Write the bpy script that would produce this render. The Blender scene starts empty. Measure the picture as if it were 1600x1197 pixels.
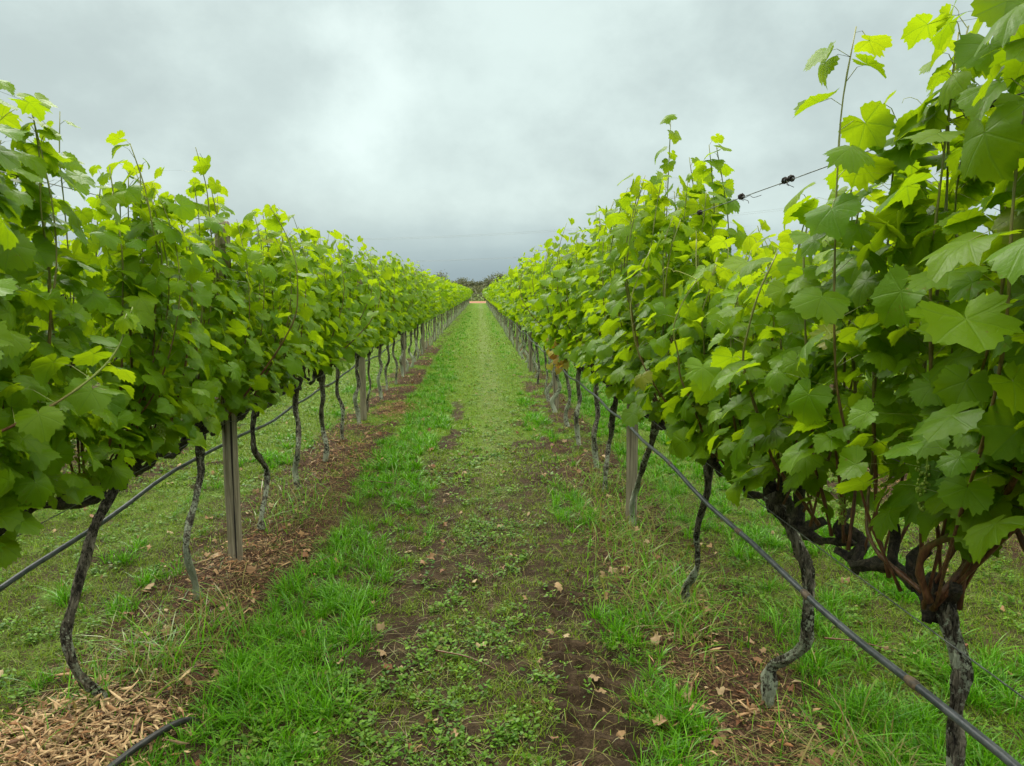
import bpy, math, random
import numpy as np
R = math.radians
PI = math.pi

# ------------------------------------------------------------------ camera, world, sun, exposure
scene = bpy.context.scene
C = scene.collection
cam_d = bpy.data.cameras.new("camera")
cam_d.sensor_width = 36.0
cam_d.lens = 25.9
cam_d.clip_start = 0.05
cam_d.clip_end = 3000
cam = bpy.data.objects.new("camera", cam_d)
C.objects.link(cam)
cam.location = (0, 0, 1.6)
cam.rotation_euler = (R(90 - 7.0), 0, R(-2.54))
scene.camera = cam

scene.view_settings.view_transform = 'Standard'
scene.view_settings.look = 'None'
scene.view_settings.exposure = 0.7
scene.view_settings.gamma = 1.0
scene.cycles.max_bounces = 6
scene.cycles.diffuse_bounces = 4
scene.cycles.glossy_bounces = 2
scene.cycles.transmission_bounces = 3
scene.cycles.transparent_max_bounces = 4
scene.cycles.use_adaptive_sampling = True
scene.cycles.adaptive_threshold = 0.025
scene.cycles.use_denoising = True
scene.cycles.time_limit = 840
scene.cycles.caustics_reflective = False
scene.cycles.caustics_refractive = False

SUN_EL, SUN_AZ = 42.0, -20.0     # azimuth from +Y towards +X


class NT:
    """tiny node-tree helper"""
    def __init__(s, tree):
        s.t = tree
        s.n = tree.nodes
        s.l = tree.links

    def node(s, typ, **kw):
        n = s.n.new(typ)
        for k, v in kw.items():
            setattr(n, k, v)
        return n

    def put(s, sock, v):
        if v is None:
            return
        if isinstance(v, bpy.types.NodeSocket):
            s.l.new(v, sock)
        elif hasattr(v, '__len__'):
            sock.default_value = tuple(v) if len(v) == len(sock.default_value) else tuple(v) + (1,)
        else:
            sock.default_value = v

    def math(s, op, a, b=None, c=None, clamp=False):
        n = s.node('ShaderNodeMath', operation=op, use_clamp=clamp)
        s.put(n.inputs[0], a)
        s.put(n.inputs[1], b)
        if c is not None:
            s.put(n.inputs[2], c)
        return n.outputs[0]

    def mix(s, f, a, b, blend='MIX'):
        n = s.node('ShaderNodeMix', data_type='RGBA', blend_type=blend)
        s.put(n.inputs[0], f)
        s.put(n.inputs[6], a)
        s.put(n.inputs[7], b)
        return n.outputs[2]

    def ramp(s, v, lo, hi, a=0.0, b=1.0, smooth=True):
        n = s.node('ShaderNodeMapRange', interpolation_type='SMOOTHSTEP' if smooth else 'LINEAR')
        s.put(n.inputs[0], v)
        n.inputs[1].default_value = lo
        n.inputs[2].default_value = hi
        n.inputs[3].default_value = a
        n.inputs[4].default_value = b
        return n.outputs[0]

    def noise(s, vec, scale, detail=4, rough=0.55, dist=0.0, col=False):
        n = s.node('ShaderNodeTexNoise')
        s.put(n.inputs['Vector'], vec)
        n.inputs['Scale'].default_value = scale
        n.inputs['Detail'].default_value = detail
        n.inputs['Roughness'].default_value = rough
        n.inputs['Distortion'].default_value = dist
        return n.outputs[1 if col else 0]

    def sep(s, v):
        n = s.node('ShaderNodeSeparateXYZ')
        s.put(n.inputs[0], v)
        return n.outputs

    def comb(s, x, y, z):
        n = s.node('ShaderNodeCombineXYZ')
        s.put(n.inputs[0], x)
        s.put(n.inputs[1], y)
        s.put(n.inputs[2], z)
        return n.outputs[0]

    def vmul(s, v, m):
        n = s.node('ShaderNodeVectorMath', operation='MULTIPLY')
        s.put(n.inputs[0], v)
        n.inputs[1].default_value = m
        return n.outputs[0]


# overcast sky: Nishita under a thick deck of procedural cloud
w = bpy.data.worlds.new("World")
scene.world = w
w.use_nodes = True
N = NT(w.node_tree)
N.n.clear()
out = N.node('ShaderNodeOutputWorld')
sky = N.node('ShaderNodeTexSky', sky_type='NISHITA')
sky.sun_disc = False
sky.sun_elevation = R(SUN_EL)
sky.sun_rotation = R(SUN_AZ)
bg1 = N.node('ShaderNodeBackground')
N.l.new(sky.outputs[0], bg1.inputs[0])
bg1.inputs[1].default_value = 0.08
tc = N.node('ShaderNodeTexCoord')
d = tc.outputs['Generated']
dx, dy, dz = N.sep(d)
zz = N.math('ADD', N.math('MAXIMUM', dz, 0.0), 0.30)
px = N.math('DIVIDE', dx, zz)
py = N.math('DIVIDE', dy, zz)
P = N.comb(px, py, 0.0)
n1 = N.noise(P, 0.9, 6, 0.5, 0.4)
n2 = N.noise(N.vmul(d, (1.0, 1.0, 1.35)), 4.6, 8, 0.58, 0.0)
n3 = N.noise(P, 0.42, 3, 0.5, 0.2)
cl = N.math('ADD', N.math('ADD', N.math('MULTIPLY', n1, 0.30), N.math('MULTIPLY', n2, 0.42)), N.math('MULTIPLY', n3, 0.28))
cf = N.ramp(cl, 0.38, 0.62)
base = N.mix(cf, (0.325, 0.390, 0.380), (0.475, 0.565, 0.54))
# blue-grey bank near the horizon
wob = N.math('MULTIPLY', N.math('SUBTRACT', n1, 0.5), 0.05)
hz = N.ramp(N.math('ADD', dz, wob), 0.015, 0.12)
base = N.mix(hz, (0.185, 0.255, 0.285), base)
# thin place in the cloud where the sun light comes through
az, el = R(-8.6), R(15.0)
sd = (math.sin(az) * math.cos(el), math.cos(az) * math.cos(el), math.sin(el))
dist3 = N.node('ShaderNodeVectorMath', operation='SUBTRACT')
N.put(dist3.inputs[0], d)
dist3.inputs[1].default_value = sd
ddx, ddy, ddz = N.sep(dist3.outputs[0])
nd = N.noise(d, 6.5, 7, 0.58, 0.0, col=True)
ndx, ndy, ndz = N.sep(nd)
ddx = N.math('ADD', ddx, N.math('MULTIPLY', N.math('SUBTRACT', ndx, 0.5), 0.24))
ddz = N.math('ADD', ddz, N.math('MULTIPLY', N.math('SUBTRACT', ndz, 0.5), 0.26))
rr = N.math('SQRT', N.math('ADD', N.math('POWER', N.math('MULTIPLY', ddx, 1.25), 2.0), N.math('POWER', ddz, 2.0)))
g1 = N.ramp(rr, 0.0, 0.125, 1.0, 0.0)
g2 = N.ramp(rr, 0.02, 0.34, 1.0, 0.0)
base = N.mix(N.math('MULTIPLY', g2, 0.24), base, (0.52, 0.625, 0.60))
base = N.mix(N.math('MULTIPLY', g1, 0.50), base, (0.62, 0.72, 0.69))
# overcast luminance rises towards the zenith
base = N.mix(N.ramp(dz, 0.36, 0.75), base, (0.54, 0.525, 0.445))
zen = N.ramp(dz, 0.36, 0.85, 1.0, 4.4)
bg2 = N.node('ShaderNodeBackground')
N.put(bg2.inputs[0], base)
N.put(bg2.inputs[1], zen)
ms = N.node('ShaderNodeMixShader')
ms.inputs[0].default_value = 0.96
N.l.new(bg1.outputs[0], ms.inputs[1])
N.l.new(bg2.outputs[0], ms.inputs[2])
N.l.new(ms.outputs[0], out.inputs[0])

sun_d = bpy.data.lights.new("sun", 'SUN')
sun_d.energy = 1.3
sun_d.angle = R(25)
sun_d.color = (1.0, 0.97, 0.90)
sun = bpy.data.objects.new("sun", sun_d)
C.objects.link(sun)
sun.rotation_euler = (R(90 - SUN_EL), 0, R(180 - SUN_AZ))

# ------------------------------------------------------------------ helpers
def vnoise(x, y, seed=0):
    xi = np.floor(x).astype(np.int64)
    yi = np.floor(y).astype(np.int64)
    fx, fy = x - xi, y - yi
    fx, fy = fx * fx * (3 - 2 * fx), fy * fy * (3 - 2 * fy)

    def h(a, b):
        n = (a * 374761393 + b * 668265263 + seed * 974634777) & 0xFFFFFFFF
        n = ((n ^ (n >> 13)) * 1274126177) & 0xFFFFFFFF
        return ((n ^ (n >> 16)) & 0xFFFF) / 65535.0
    return (h(xi, yi) * (1 - fx) + h(xi + 1, yi) * fx) * (1 - fy) + (h(xi, yi + 1) * (1 - fx) + h(xi + 1, yi + 1) * fx) * fy


def fbm(x, y, seed=0, octv=4):
    s, a, t = 0.0, 0.5, 0.0
    for o in range(octv):
        s = s + a * vnoise(x * 2 ** o + 17.3 * o, y * 2 ** o - 9.1 * o, seed + o)
        t += a
        a *= 0.5
    return s / t


def ss(x, a, b):
    t = np.clip((x - a) / (b - a), 0, 1)
    return t * t * (3 - 2 * t)


def band(x, a, b, s):
    return ss(x, a - s, a + s) * (1 - ss(x, b - s, b + s))


def mesh_np(name, V, faces, mats, midx=None, tint=None, luv=None, smooth=True):
    """faces: list of integer arrays (n,3) or (n,4)"""
    V = np.asarray(V, dtype=np.float32)
    me = bpy.data.meshes.new(name)
    me.vertices.add(len(V))
    me.vertices.foreach_set('co', V.ravel())
    faces = [np.asarray(f, dtype=np.int32) for f in faces if len(f)]
    loops = np.concatenate([f.ravel() for f in faces])
    cnt = np.concatenate([np.full(len(f), f.shape[1], dtype=np.int32) for f in faces])
    start = np.concatenate([[0], np.cumsum(cnt)[:-1]]).astype(np.int32)
    me.loops.add(len(loops))
    me.loops.foreach_set('vertex_index', loops)
    me.polygons.add(len(cnt))
    me.polygons.foreach_set('loop_start', start)
    if smooth:
        me.polygons.foreach_set('use_smooth', np.ones(len(cnt), dtype=bool))
    for m in (mats if isinstance(mats, (list, tuple)) else [mats]):
        me.materials.append(m)
    if midx is not None:
        me.polygons.foreach_set('material_index', np.asarray(midx, dtype=np.int32))
    if tint is not None:
        a = me.attributes.new('tint', 'FLOAT_COLOR', 'POINT')
        t = np.ones((len(V), 4), dtype=np.float32)
        t[:, :tint.shape[1]] = tint
        a.data.foreach_set('color', t.ravel())
    if luv is not None:
        a = me.attributes.new('luv', 'FLOAT_VECTOR', 'POINT')
        t = np.zeros((len(V), 3), dtype=np.float32)
        t[:, :luv.shape[1]] = luv
        a.data.foreach_set('vector', t.ravel())
    me.update(calc_edges=True)
    me.validate()
    return me


def put(name, me, parent=None, loc=None):
    o = bpy.data.objects.new(name, me)
    C.objects.link(o)
    if parent is not None:
        o.parent = parent
    if loc is not None:
        o.location = loc
    return o


def tag(o, label=None, cat=None, group=None, kind=None):
    if label:
        o['label'] = label
    if cat:
        o['category'] = cat
    if group:
        o['group'] = group
    if kind:
        o['kind'] = kind
    return o


def copy_tree(o, parent=None):
    c = o.copy()
    C.objects.link(c)
    if parent is not None:
        c.parent = parent
    for ch in list(o.children):
        copy_tree(ch, c)
    return c


def spline(pts, n):
    """Catmull-Rom through pts, n samples"""
    P = np.asarray(pts, dtype=float)
    P = np.vstack([2 * P[0] - P[1], P, 2 * P[-1] - P[-2]])
    m = len(P) - 3
    t = np.linspace(0, m - 1e-6, n)
    i = t.astype(int)
    f = (t - i)[:, None]
    a, b, c, e = P[i], P[i + 1], P[i + 2], P[i + 3]
    return 0.5 * ((2 * b) + (-a + c) * f + (2 * a - 5 * b + 4 * c - e) * f ** 2 + (-a + 3 * b - 3 * c + e) * f ** 3)


def tube(path, rad, sides=8, rough=0.0, seed=0, cap=True, stretch=6.0):
    """swept tube, returns V, quads, tris"""
    P = np.asarray(path, dtype=float)
    n = len(P)
    r = np.broadcast_to(np.asarray(rad, dtype=float), (n,))
    T = np.gradient(P, axis=0)
    T /= np.linalg.norm(T, axis=1)[:, None] + 1e-9
    U = np.zeros_like(P)
    ref = np.array([1.0, 0, 0]) if abs(T[0][0]) < 0.8 else np.array([0, 0, 1.0])
    u = ref - T[0] * ref.dot(T[0])
    for i in range(n):
        u = u - T[i] * u.dot(T[i])
        u /= np.linalg.norm(u) + 1e-9
        U[i] = u
    W = np.cross(T, U)
    a = np.linspace(0, 2 * PI, sides, endpoint=False)
    rr = np.repeat(r[:, None], sides, 1)
    if rough:
        s = np.concatenate([[0], np.cumsum(np.linalg.norm(np.diff(P, axis=0), axis=1))])
        ca, sa = np.cos(a)[None] * 2.2, np.sin(a)[None] * 2.2
        nz = vnoise(ca * 1.3 + 7 + s[:, None] * stretch, sa * 1.3 + 3 + s[:, None] * stretch * 0.6, seed)
        nz2 = vnoise(ca * 3.1 + s[:, None] * stretch * 2.5, sa * 3.1 + 20 + s[:, None] * stretch * 1.3, seed + 5)
        if stretch == 7 and sides > 16:      # shaggy bark: long ridges that break and twist
            ca, sa = np.cos(a + 0)[None], np.sin(a)[None]
            tw = s[:, None] * 3.0
            c2, s2 = ca * np.cos(tw) - sa * np.sin(tw), sa * np.cos(tw) + ca * np.sin(tw)
            ridge = np.abs(vnoise(c2 * 3.6 + 11, s2 * 3.6 + s[:, None] * 8, seed + 9) - 0.5) * 2
            knot = ss(vnoise(ca * 1.2 + 4 + 0 * s[:, None], sa * 1.2 + s[:, None] * 9, seed + 17), 0.66, 0.9)
            rr = rr * (1 - 0.30 * (1 - ridge) ** 3 + 0.35 * knot)
        rr = rr * (1 + rough * ((nz - 0.5) * 1.6 + (nz2 - 0.5) * 0.9))
    V = P[:, None] + rr[..., None] * (np.cos(a)[None, :, None] * U[:, None] + np.sin(a)[None, :, None] * W[:, None])
    V = V.reshape(-1, 3)
    i = np.arange(n - 1)[:, None] * sides
    j = np.arange(sides)[None]
    k = (j + 1) % sides
    Q = np.stack([i + j, i + k, i + sides + k, i + sides + j], -1).reshape(-1, 4)
    Tt = np.zeros((0, 3), int)
    if cap:
        V = np.vstack([V, P[:1], P[-1:]])
        j = np.arange(sides)
        k = (j + 1) % sides
        c0, c1 = n * sides, n * sides + 1
        o = (n - 1) * sides
        Tt = np.vstack([np.stack([np.full(sides, c0), k, j], -1), np.stack([np.full(sides, c1), o + j, o + k], -1)])
    return V, Q, Tt


class Bag:
    """collects tubes etc. into one mesh"""
    def __init__(s):
        s.V, s.Q, s.T, s.n = [], [], [], 0
        s.tint = []

    def add(s, V, Q=None, T=None, tint=None):
        s.V.append(V)
        if Q is not None and len(Q):
            s.Q.append(np.asarray(Q) + s.n)
        if T is not None and len(T):
            s.T.append(np.asarray(T) + s.n)
        if tint is not None:
            t = np.asarray(tint, dtype=float)
            s.tint.append(np.broadcast_to(t, (len(V), t.shape[-1])))
        s.n += len(V)

    def tube(s, *a, tint=None, **k):
        V, Q, T = tube(*a, **k)
        s.add(V, Q, T, tint)

    def mesh(s, name, mat, smooth=True):
        f = []
        if s.Q:
            f.append(np.vstack(s.Q))
        if s.T:
            f.append(np.vstack(s.T))
        return mesh_np(name, np.vstack(s.V), f, mat, tint=np.vstack(s.tint) if s.tint else None, smooth=smooth)


def ordinal(n):
    o = ['first', 'second', 'third', 'fourth', 'fifth', 'sixth', 'seventh', 'eighth', 'ninth', 'tenth',
         'eleventh', 'twelfth', 'thirteenth', 'fourteenth', 'fifteenth', 'sixteenth', 'seventeenth',
         'eighteenth', 'nineteenth', 'twentieth']
    return o[n - 1]


# ------------------------------------------------------------------ materials
def new_mat(name):
    m = bpy.data.materials.new(name)
    m.use_nodes = True
    N = NT(m.node_tree)
    b = N.n['Principled BSDF']
    o = N.n['Material Output']
    return m, N, b, o


def attr(N, name):
    return N.node('ShaderNodeAttribute', attribute_name=name)


def bump(N, b, h, strength, dist=0.01):
    n = N.node('ShaderNodeBump')
    n.inputs['Strength'].default_value = strength
    n.inputs['Distance'].default_value = dist
    N.put(n.inputs['Height'], h)
    N.l.new(n.outputs[0], b.inputs['Normal'])
    return n.outputs[0]


def mat_leaf():
    m, N, b, o = new_mat('vine_leaf')
    t = attr(N, 'tint')
    r, g, bl = N.node('ShaderNodeSeparateColor').outputs[:3]
    sc = N.n[-1]
    N.l.new(t.outputs['Color'], sc.inputs[0])
    u, v, _ = N.sep(attr(N, 'luv').outputs['Vector'])
    au = N.math('ABSOLUTE', u)
    ds = []
    for a in (0, 50, 108):
        ca, sa = math.cos(R(a)), math.sin(R(a))
        ds.append(N.math('ABSOLUTE', N.math('SUBTRACT', N.math('MULTIPLY', au, ca), N.math('MULTIPLY', v, sa))))
    dm = N.math('MINIMUM', N.math('MINIMUM', ds[0], ds[1]), ds[2])
    vein = N.ramp(dm, 0.008, 0.035, 1.0, 0.0)
    # secondary veins as fine ribs leaving the main ones
    rib = N.math('ABSOLUTE', N.math('SINE', N.math('ADD', N.math('MULTIPLY', v, 26.0), N.math('MULTIPLY', dm, -22.0))))
    rib = N.math('MULTIPLY', N.ramp(rib, 0.0, 0.22, 1.0, 0.0), 0.35)
    vein = N.math('MAXIMUM', vein, rib)
    geo = N.node('ShaderNodeNewGeometry')
    pos = geo.outputs['Position']
    mott = N.noise(pos, 38.0, 3, 0.6)
    col = N.mix(r, (0.096, 0.218, 0.003), (0.23, 0.36, 0.005))
    col = N.mix(N.math('MULTIPLY', g, 0.55), col, (0.038, 0.130, 0.008))
    col = N.mix(N.ramp(mott, 0.35, 0.7, 0.0, 0.30), col, (0.12, 0.21, 0.004))
    col = N.mix(bl, col, (0.30, 0.26, 0.04))
    col = N.mix(N.math('MULTIPLY', vein, 0.26), col, (0.17, 0.29, 0.03))
    spots = N.ramp(N.math('ADD', N.noise(pos, 130.0, 2, 0.5), N.math('MULTIPLY', N.noise(pos, 11.0, 2, 0.5), 0.5)), 0.98, 1.02)
    col = N.mix(N.math('MULTIPLY', spots, 0.8), col, (0.16, 0.075, 0.02))
    # pale underside
    under = N.mix(0.35, col, (0.12, 0.24, 0.03))
    cf = N.mix(geo.outputs['Backfacing'], col, under)
    N.put(b.inputs['Base Color'], cf)
    b.inputs['Roughness'].default_value = 0.40
    b.inputs['Specular IOR Level'].default_value = 0.15
    hb = N.math('ADD', N.math('MULTIPLY', vein, -0.5), N.noise(pos, 90.0, 2, 0.5))
    nb = bump(N, b, hb, 0.35, 0.003)
    tr = N.node('ShaderNodeBsdfTranslucent')
    tcol = N.mix(r, (0.30, 0.50, 0.004), (0.36, 0.46, 0.007))
    tcol = N.mix(N.math('MULTIPLY', vein, 0.3), tcol, (0.08, 0.20, 0.02))
    N.put(tr.inputs[0], tcol)
    N.l.new(nb, tr.inputs[1])
    mx = N.node('ShaderNodeMixShader')
    N.put(mx.inputs[0], N.ramp(r, 0.1, 0.7, 0.46, 0.58))
    N.l.new(b.outputs[0], mx.inputs[1])
    N.l.new(tr.outputs[0], mx.inputs[2])
    N.l.new(mx.outputs[0], o.inputs[0])
    return m


def mat_tintleaf(name, c_lo, c_hi, c_dry, transl, rough=0.5, tr_mul=1.6):
    """grass, weeds: tint.r young, tint.g dry"""
    m, N, b, o = new_mat(name)
    t = attr(N, 'tint')
    sc = N.node('ShaderNodeSeparateColor')
    N.l.new(t.outputs['Color'], sc.inputs[0])
    col = N.mix(sc.outputs[0], c_lo, c_hi)
    col = N.mix(sc.outputs[1], col, c_dry)
    N.put(b.inputs['Base Color'], col)
    b.inputs['Roughness'].default_value = rough
    b.inputs['Specular IOR Level'].default_value = 0.25
    tr = N.node('ShaderNodeBsdfTranslucent')
    N.put(tr.inputs[0], N.mix(1.0, col, (tr_mul, tr_mul, tr_mul * 0.7), 'MULTIPLY'))
    mx = N.node('ShaderNodeMixShader')
    mx.inputs[0].default_value = transl
    N.l.new(b.outputs[0], mx.inputs[1])
    N.l.new(tr.outputs[0], mx.inputs[2])
    N.l.new(mx.outputs[0], o.inputs[0])
    return m


def mat_bark():
    m, N, b, o = new_mat('vine_bark')
    tc = N.node('ShaderNodeTexCoord')
    oi = N.node('ShaderNodeObjectInfo')
    off = N.node('ShaderNodeVectorMath', operation='ADD')
    N.l.new(tc.outputs['Object'], off.inputs[0])
    N.put(off.inputs[1], N.comb(N.math('MULTIPLY', oi.outputs['Random'], 31.0), 0.0, 0.0))
    p = off.outputs[0]
    st = N.vmul(p, (1.0, 1.0, 0.27))
    f = N.noise(st, 125.0, 5, 0.68, 0.9)
    f2 = N.noise(st, 38.0, 3, 0.5, 0.3)
    fib = N.ramp(N.math('ADD', N.math('MULTIPLY', f, 0.6), N.math('MULTIPLY', f2, 0.4)), 0.40, 0.60)
    col = N.mix(fib, (0.012, 0.010, 0.008), (0.23, 0.205, 0.16))
    big = N.noise(p, 9.0, 4, 0.6)
    _, _, z = N.sep(tc.outputs['Object'])
    # lichen grows on the lower, wetter half; the object's own colour says how much
    amt = N.node('ShaderNodeSeparateColor')
    N.l.new(oi.outputs['Color'], amt.inputs[0])
    low = N.ramp(z, 0.15, 0.7, 0.16, -0.06)
    li = N.math('ADD', N.math('ADD', big, low), N.math('MULTIPLY', N.math('SUBTRACT', amt.outputs[0], 0.5), 0.3))
    blot = N.noise(p, 60.0, 4, 0.7)
    lm = N.ramp(N.math('ADD', li, N.math('MULTIPLY', N.math('SUBTRACT', blot, 0.5), 1.1)), 0.63, 0.71)
    col = N.mix(N.math('MULTIPLY', lm, 0.85), col, (0.45, 0.50, 0.38))
    N.put(b.inputs['Base Color'], col)
    b.inputs['Roughness'].default_value = 0.85
    b.inputs['Specular IOR Level'].default_value = 0.2
    h = N.math('ADD', fib, N.math('MULTIPLY', lm, 0.3))
    bump(N, b, h, 1.0, 0.006)
    return m


def mat_arm():
    m, N, b, o = new_mat('old_wood')
    tc = N.node('ShaderNodeTexCoord')
    p = tc.outputs['Object']
    f = N.noise(p, 70.0, 5, 0.65, 0.8)
    col = N.mix(N.ramp(f, 0.40, 0.66), (0.012, 0.009, 0.007), (0.085, 0.065, 0.048))
    N.put(b.inputs['Base Color'], col)
    b.inputs['Roughness'].default_value = 0.8
    bump(N, b, f, 1.0, 0.01)
    return m


def mat_cane():
    m, N, b, o = new_mat('vine_cane')
    t = attr(N, 'tint')
    sc = N.node('ShaderNodeSeparateColor')
    N.l.new(t.outputs['Color'], sc.inputs[0])
    geo = N.node('ShaderNodeNewGeometry')
    n = N.noise(N.vmul(geo.outputs['Position'], (1, 1, 0.2)), 160.0, 3, 0.5)
    brown = N.mix(N.ramp(n, 0.35, 0.65), (0.085, 0.034, 0.018), (0.19, 0.085, 0.042))
    col = N.mix(sc.outputs[0], brown, (0.20, 0.26, 0.055))
    N.put(b.inputs['Base Color'], col)
    b.inputs['Roughness'].default_value = 0.45
    return m


def mat_post():
    m, N, b, o = new_mat('weathered_pine')
    tc = N.node('ShaderNodeTexCoord')
    oi = N.node('ShaderNodeObjectInfo')
    off = N.node('ShaderNodeVectorMath', operation='ADD')
    N.l.new(tc.outputs['Object'], off.inputs[0])
    N.put(off.inputs[1], N.comb(N.math('MULTIPLY', oi.outputs['Random'], 13.0), 0.0, 0.0))
    p = off.outputs[0]
    grain = N.noise(N.vmul(p, (1, 1, 0.035)), 90.0, 4, 0.6, 0.3)
    blot = N.noise(N.vmul(p, (1, 1, 0.35)), 11.0, 4, 0.6)
    col = N.mix(N.ramp(grain, 0.3, 0.7), (0.13, 0.108, 0.075), (0.33, 0.29, 0.21))
    col = N.mix(N.ramp(blot, 0.45, 0.75, 0.0, 0.7), col, (0.13, 0.115, 0.062))
    crack = N.ramp(N.noise(N.vmul(p, (1, 1, 0.02)), 42.0, 2, 0.4), 0.315, 0.345, 1.0, 0.0)
    col = N.mix(crack, col, (0.012, 0.010, 0.008))
    N.put(b.inputs['Base Color'], col)
    b.inputs['Roughness'].default_value = 0.8
    bump(N, b, N.math('SUBTRACT', grain, crack), 0.7, 0.004)
    return m


def mat_simple(name, c1, c2, scale, rough, metallic=0.0, bumps=0.0, spec=0.5):
    m, N, b, o = new_mat(name)
    geo = N.node('ShaderNodeNewGeometry')
    n = N.noise(geo.outputs['Position'], scale, 4, 0.6)
    N.put(b.inputs['Base Color'], N.mix(N.ramp(n, 0.35, 0.65), c1, c2))
    b.inputs['Roughness'].default_value = rough
    b.inputs['Metallic'].default_value = metallic
    b.inputs['Specular IOR Level'].default_value = spec
    if bumps:
        bump(N, b, n, bumps, 0.003)
    return m


def mat_ground():
    m, N, b, o = new_mat('vineyard_soil')
    t = attr(N, 'tint')
    sc = N.node('ShaderNodeSeparateColor')
    N.l.new(t.outputs['Color'], sc.inputs[0])
    green, mulch, pale = sc.outputs[:3]
    geo = N.node('ShaderNodeNewGeometry')
    p = geo.outputs['Position']
    a = N.noise(p, 6.0, 5, 0.6)
    f = N.noise(p, 55.0, 5, 0.7)
    ff = N.noise(p, 210.0, 3, 0.7)
    soil = N.mix(N.ramp(a, 0.3, 0.7), (0.038, 0.026, 0.015), (0.090, 0.062, 0.037))
    soil = N.mix(N.ramp(f, 0.42, 0.62, 0.0, 0.6), soil, (0.022, 0.013, 0.008))
    mul = N.mix(N.ramp(f, 0.4, 0.62), (0.024, 0.014, 0.009), (0.115, 0.064, 0.036))
    mul = N.mix(N.ramp(ff, 0.60, 0.70, 0.0, 0.6), mul, (0.26, 0.17, 0.09))
    col = N.mix(mulch, soil, mul)
    gcol = N.mix(N.ramp(ff, 0.35, 0.65), (0.052, 0.115, 0.007), (0.145, 0.25, 0.020))
    gpale = N.mix(N.ramp(f, 0.35, 0.65), (0.10, 0.145, 0.036), (0.19, 0.235, 0.080))
    gcol = N.mix(pale, gcol, gpale)
    gm = N.ramp(N.math('ADD', green, N.math('MULTIPLY', N.math('SUBTRACT', f, 0.5), 1.3)), 0.38, 0.62)
    col = N.mix(gm, col, gcol)
    N.put(b.inputs['Base Color'], col)
    b.inputs['Roughness'].default_value = 0.9
    b.inputs['Specular IOR Level'].default_value = 0.12
    bump(N, b, N.math('ADD', f, N.math('MULTIPLY', ff, 0.5)), 0.8, 0.02)
    return m


M_leaf = mat_leaf()
M_bark = mat_bark()
M_arm = mat_arm()
M_cane = mat_cane()
M_post = mat_post()
M_ground = mat_ground()
M_wire = mat_simple('galvanised_wire', (0.10, 0.11, 0.11), (0.24, 0.25, 0.25), 30, 0.45, 0.6)
M_pipe = mat_simple('irrigation_poly', (0.028, 0.036, 0.044), (0.075, 0.085, 0.095), 22, 0.45, 0.0, 0.1, 0.6)
M_pipe_end = mat_simple('black_poly', (0.012, 0.012, 0.013), (0.030, 0.030, 0.032), 20, 0.4)
M_rust = mat_simple('muddy_coupling', (0.07, 0.055, 0.045), (0.16, 0.11, 0.07), 60, 0.6)
M_dead = mat_simple('dried_tendril', (0.010, 0.008, 0.008), (0.030, 0.020, 0.016), 60, 0.8)
M_chip = mat_tintleaf('wood_chip', (0.27, 0.13, 0.055), (0.60, 0.43, 0.24), (0.075, 0.040, 0.025), 0.0, 0.75)
M_litter = mat_tintleaf('fallen_leaf', (0.33, 0.19, 0.09), (0.42, 0.33, 0.19), (0.16, 0.065, 0.028), 0.1, 0.6)
M_grass = mat_tintleaf('grass_blade', (0.042, 0.165, 0.004), (0.16, 0.41, 0.010), (0.25, 0.18, 0.075), 0.30, 0.32)
M_turf = mat_tintleaf('mown_turf', (0.070, 0.140, 0.005), (0.22, 0.33, 0.014), (0.27, 0.225, 0.12), 0.3, 0.5)
M_clover = mat_tintleaf('broadleaf_weed', (0.040, 0.120, 0.006), (0.17, 0.33, 0.022), (0.22, 0.20, 0.06), 0.28, 0.5)
M_tendril = mat_simple('tendril_green', (0.26, 0.32, 0.05), (0.36, 0.36, 0.08), 20, 0.5)
M_berry = mat_simple('young_berry', (0.20, 0.30, 0.035), (0.32, 0.42, 0.06), 60, 0.4)
M_red = mat_simple('red_earth', (0.20, 0.075, 0.032), (0.28, 0.11, 0.055), 0.6, 0.9, 0, 0.3)

XL, XR = -1.47, 1.04
ROW_END = 110.0
# ------------------------------------------------------------------ ground masks (x across, y along the rows)
def fold(x):
    """every aisle is 2.5 m wide: bring outer aisles on to the middle one"""
    return (x - XL) % 2.5 + XL


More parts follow.
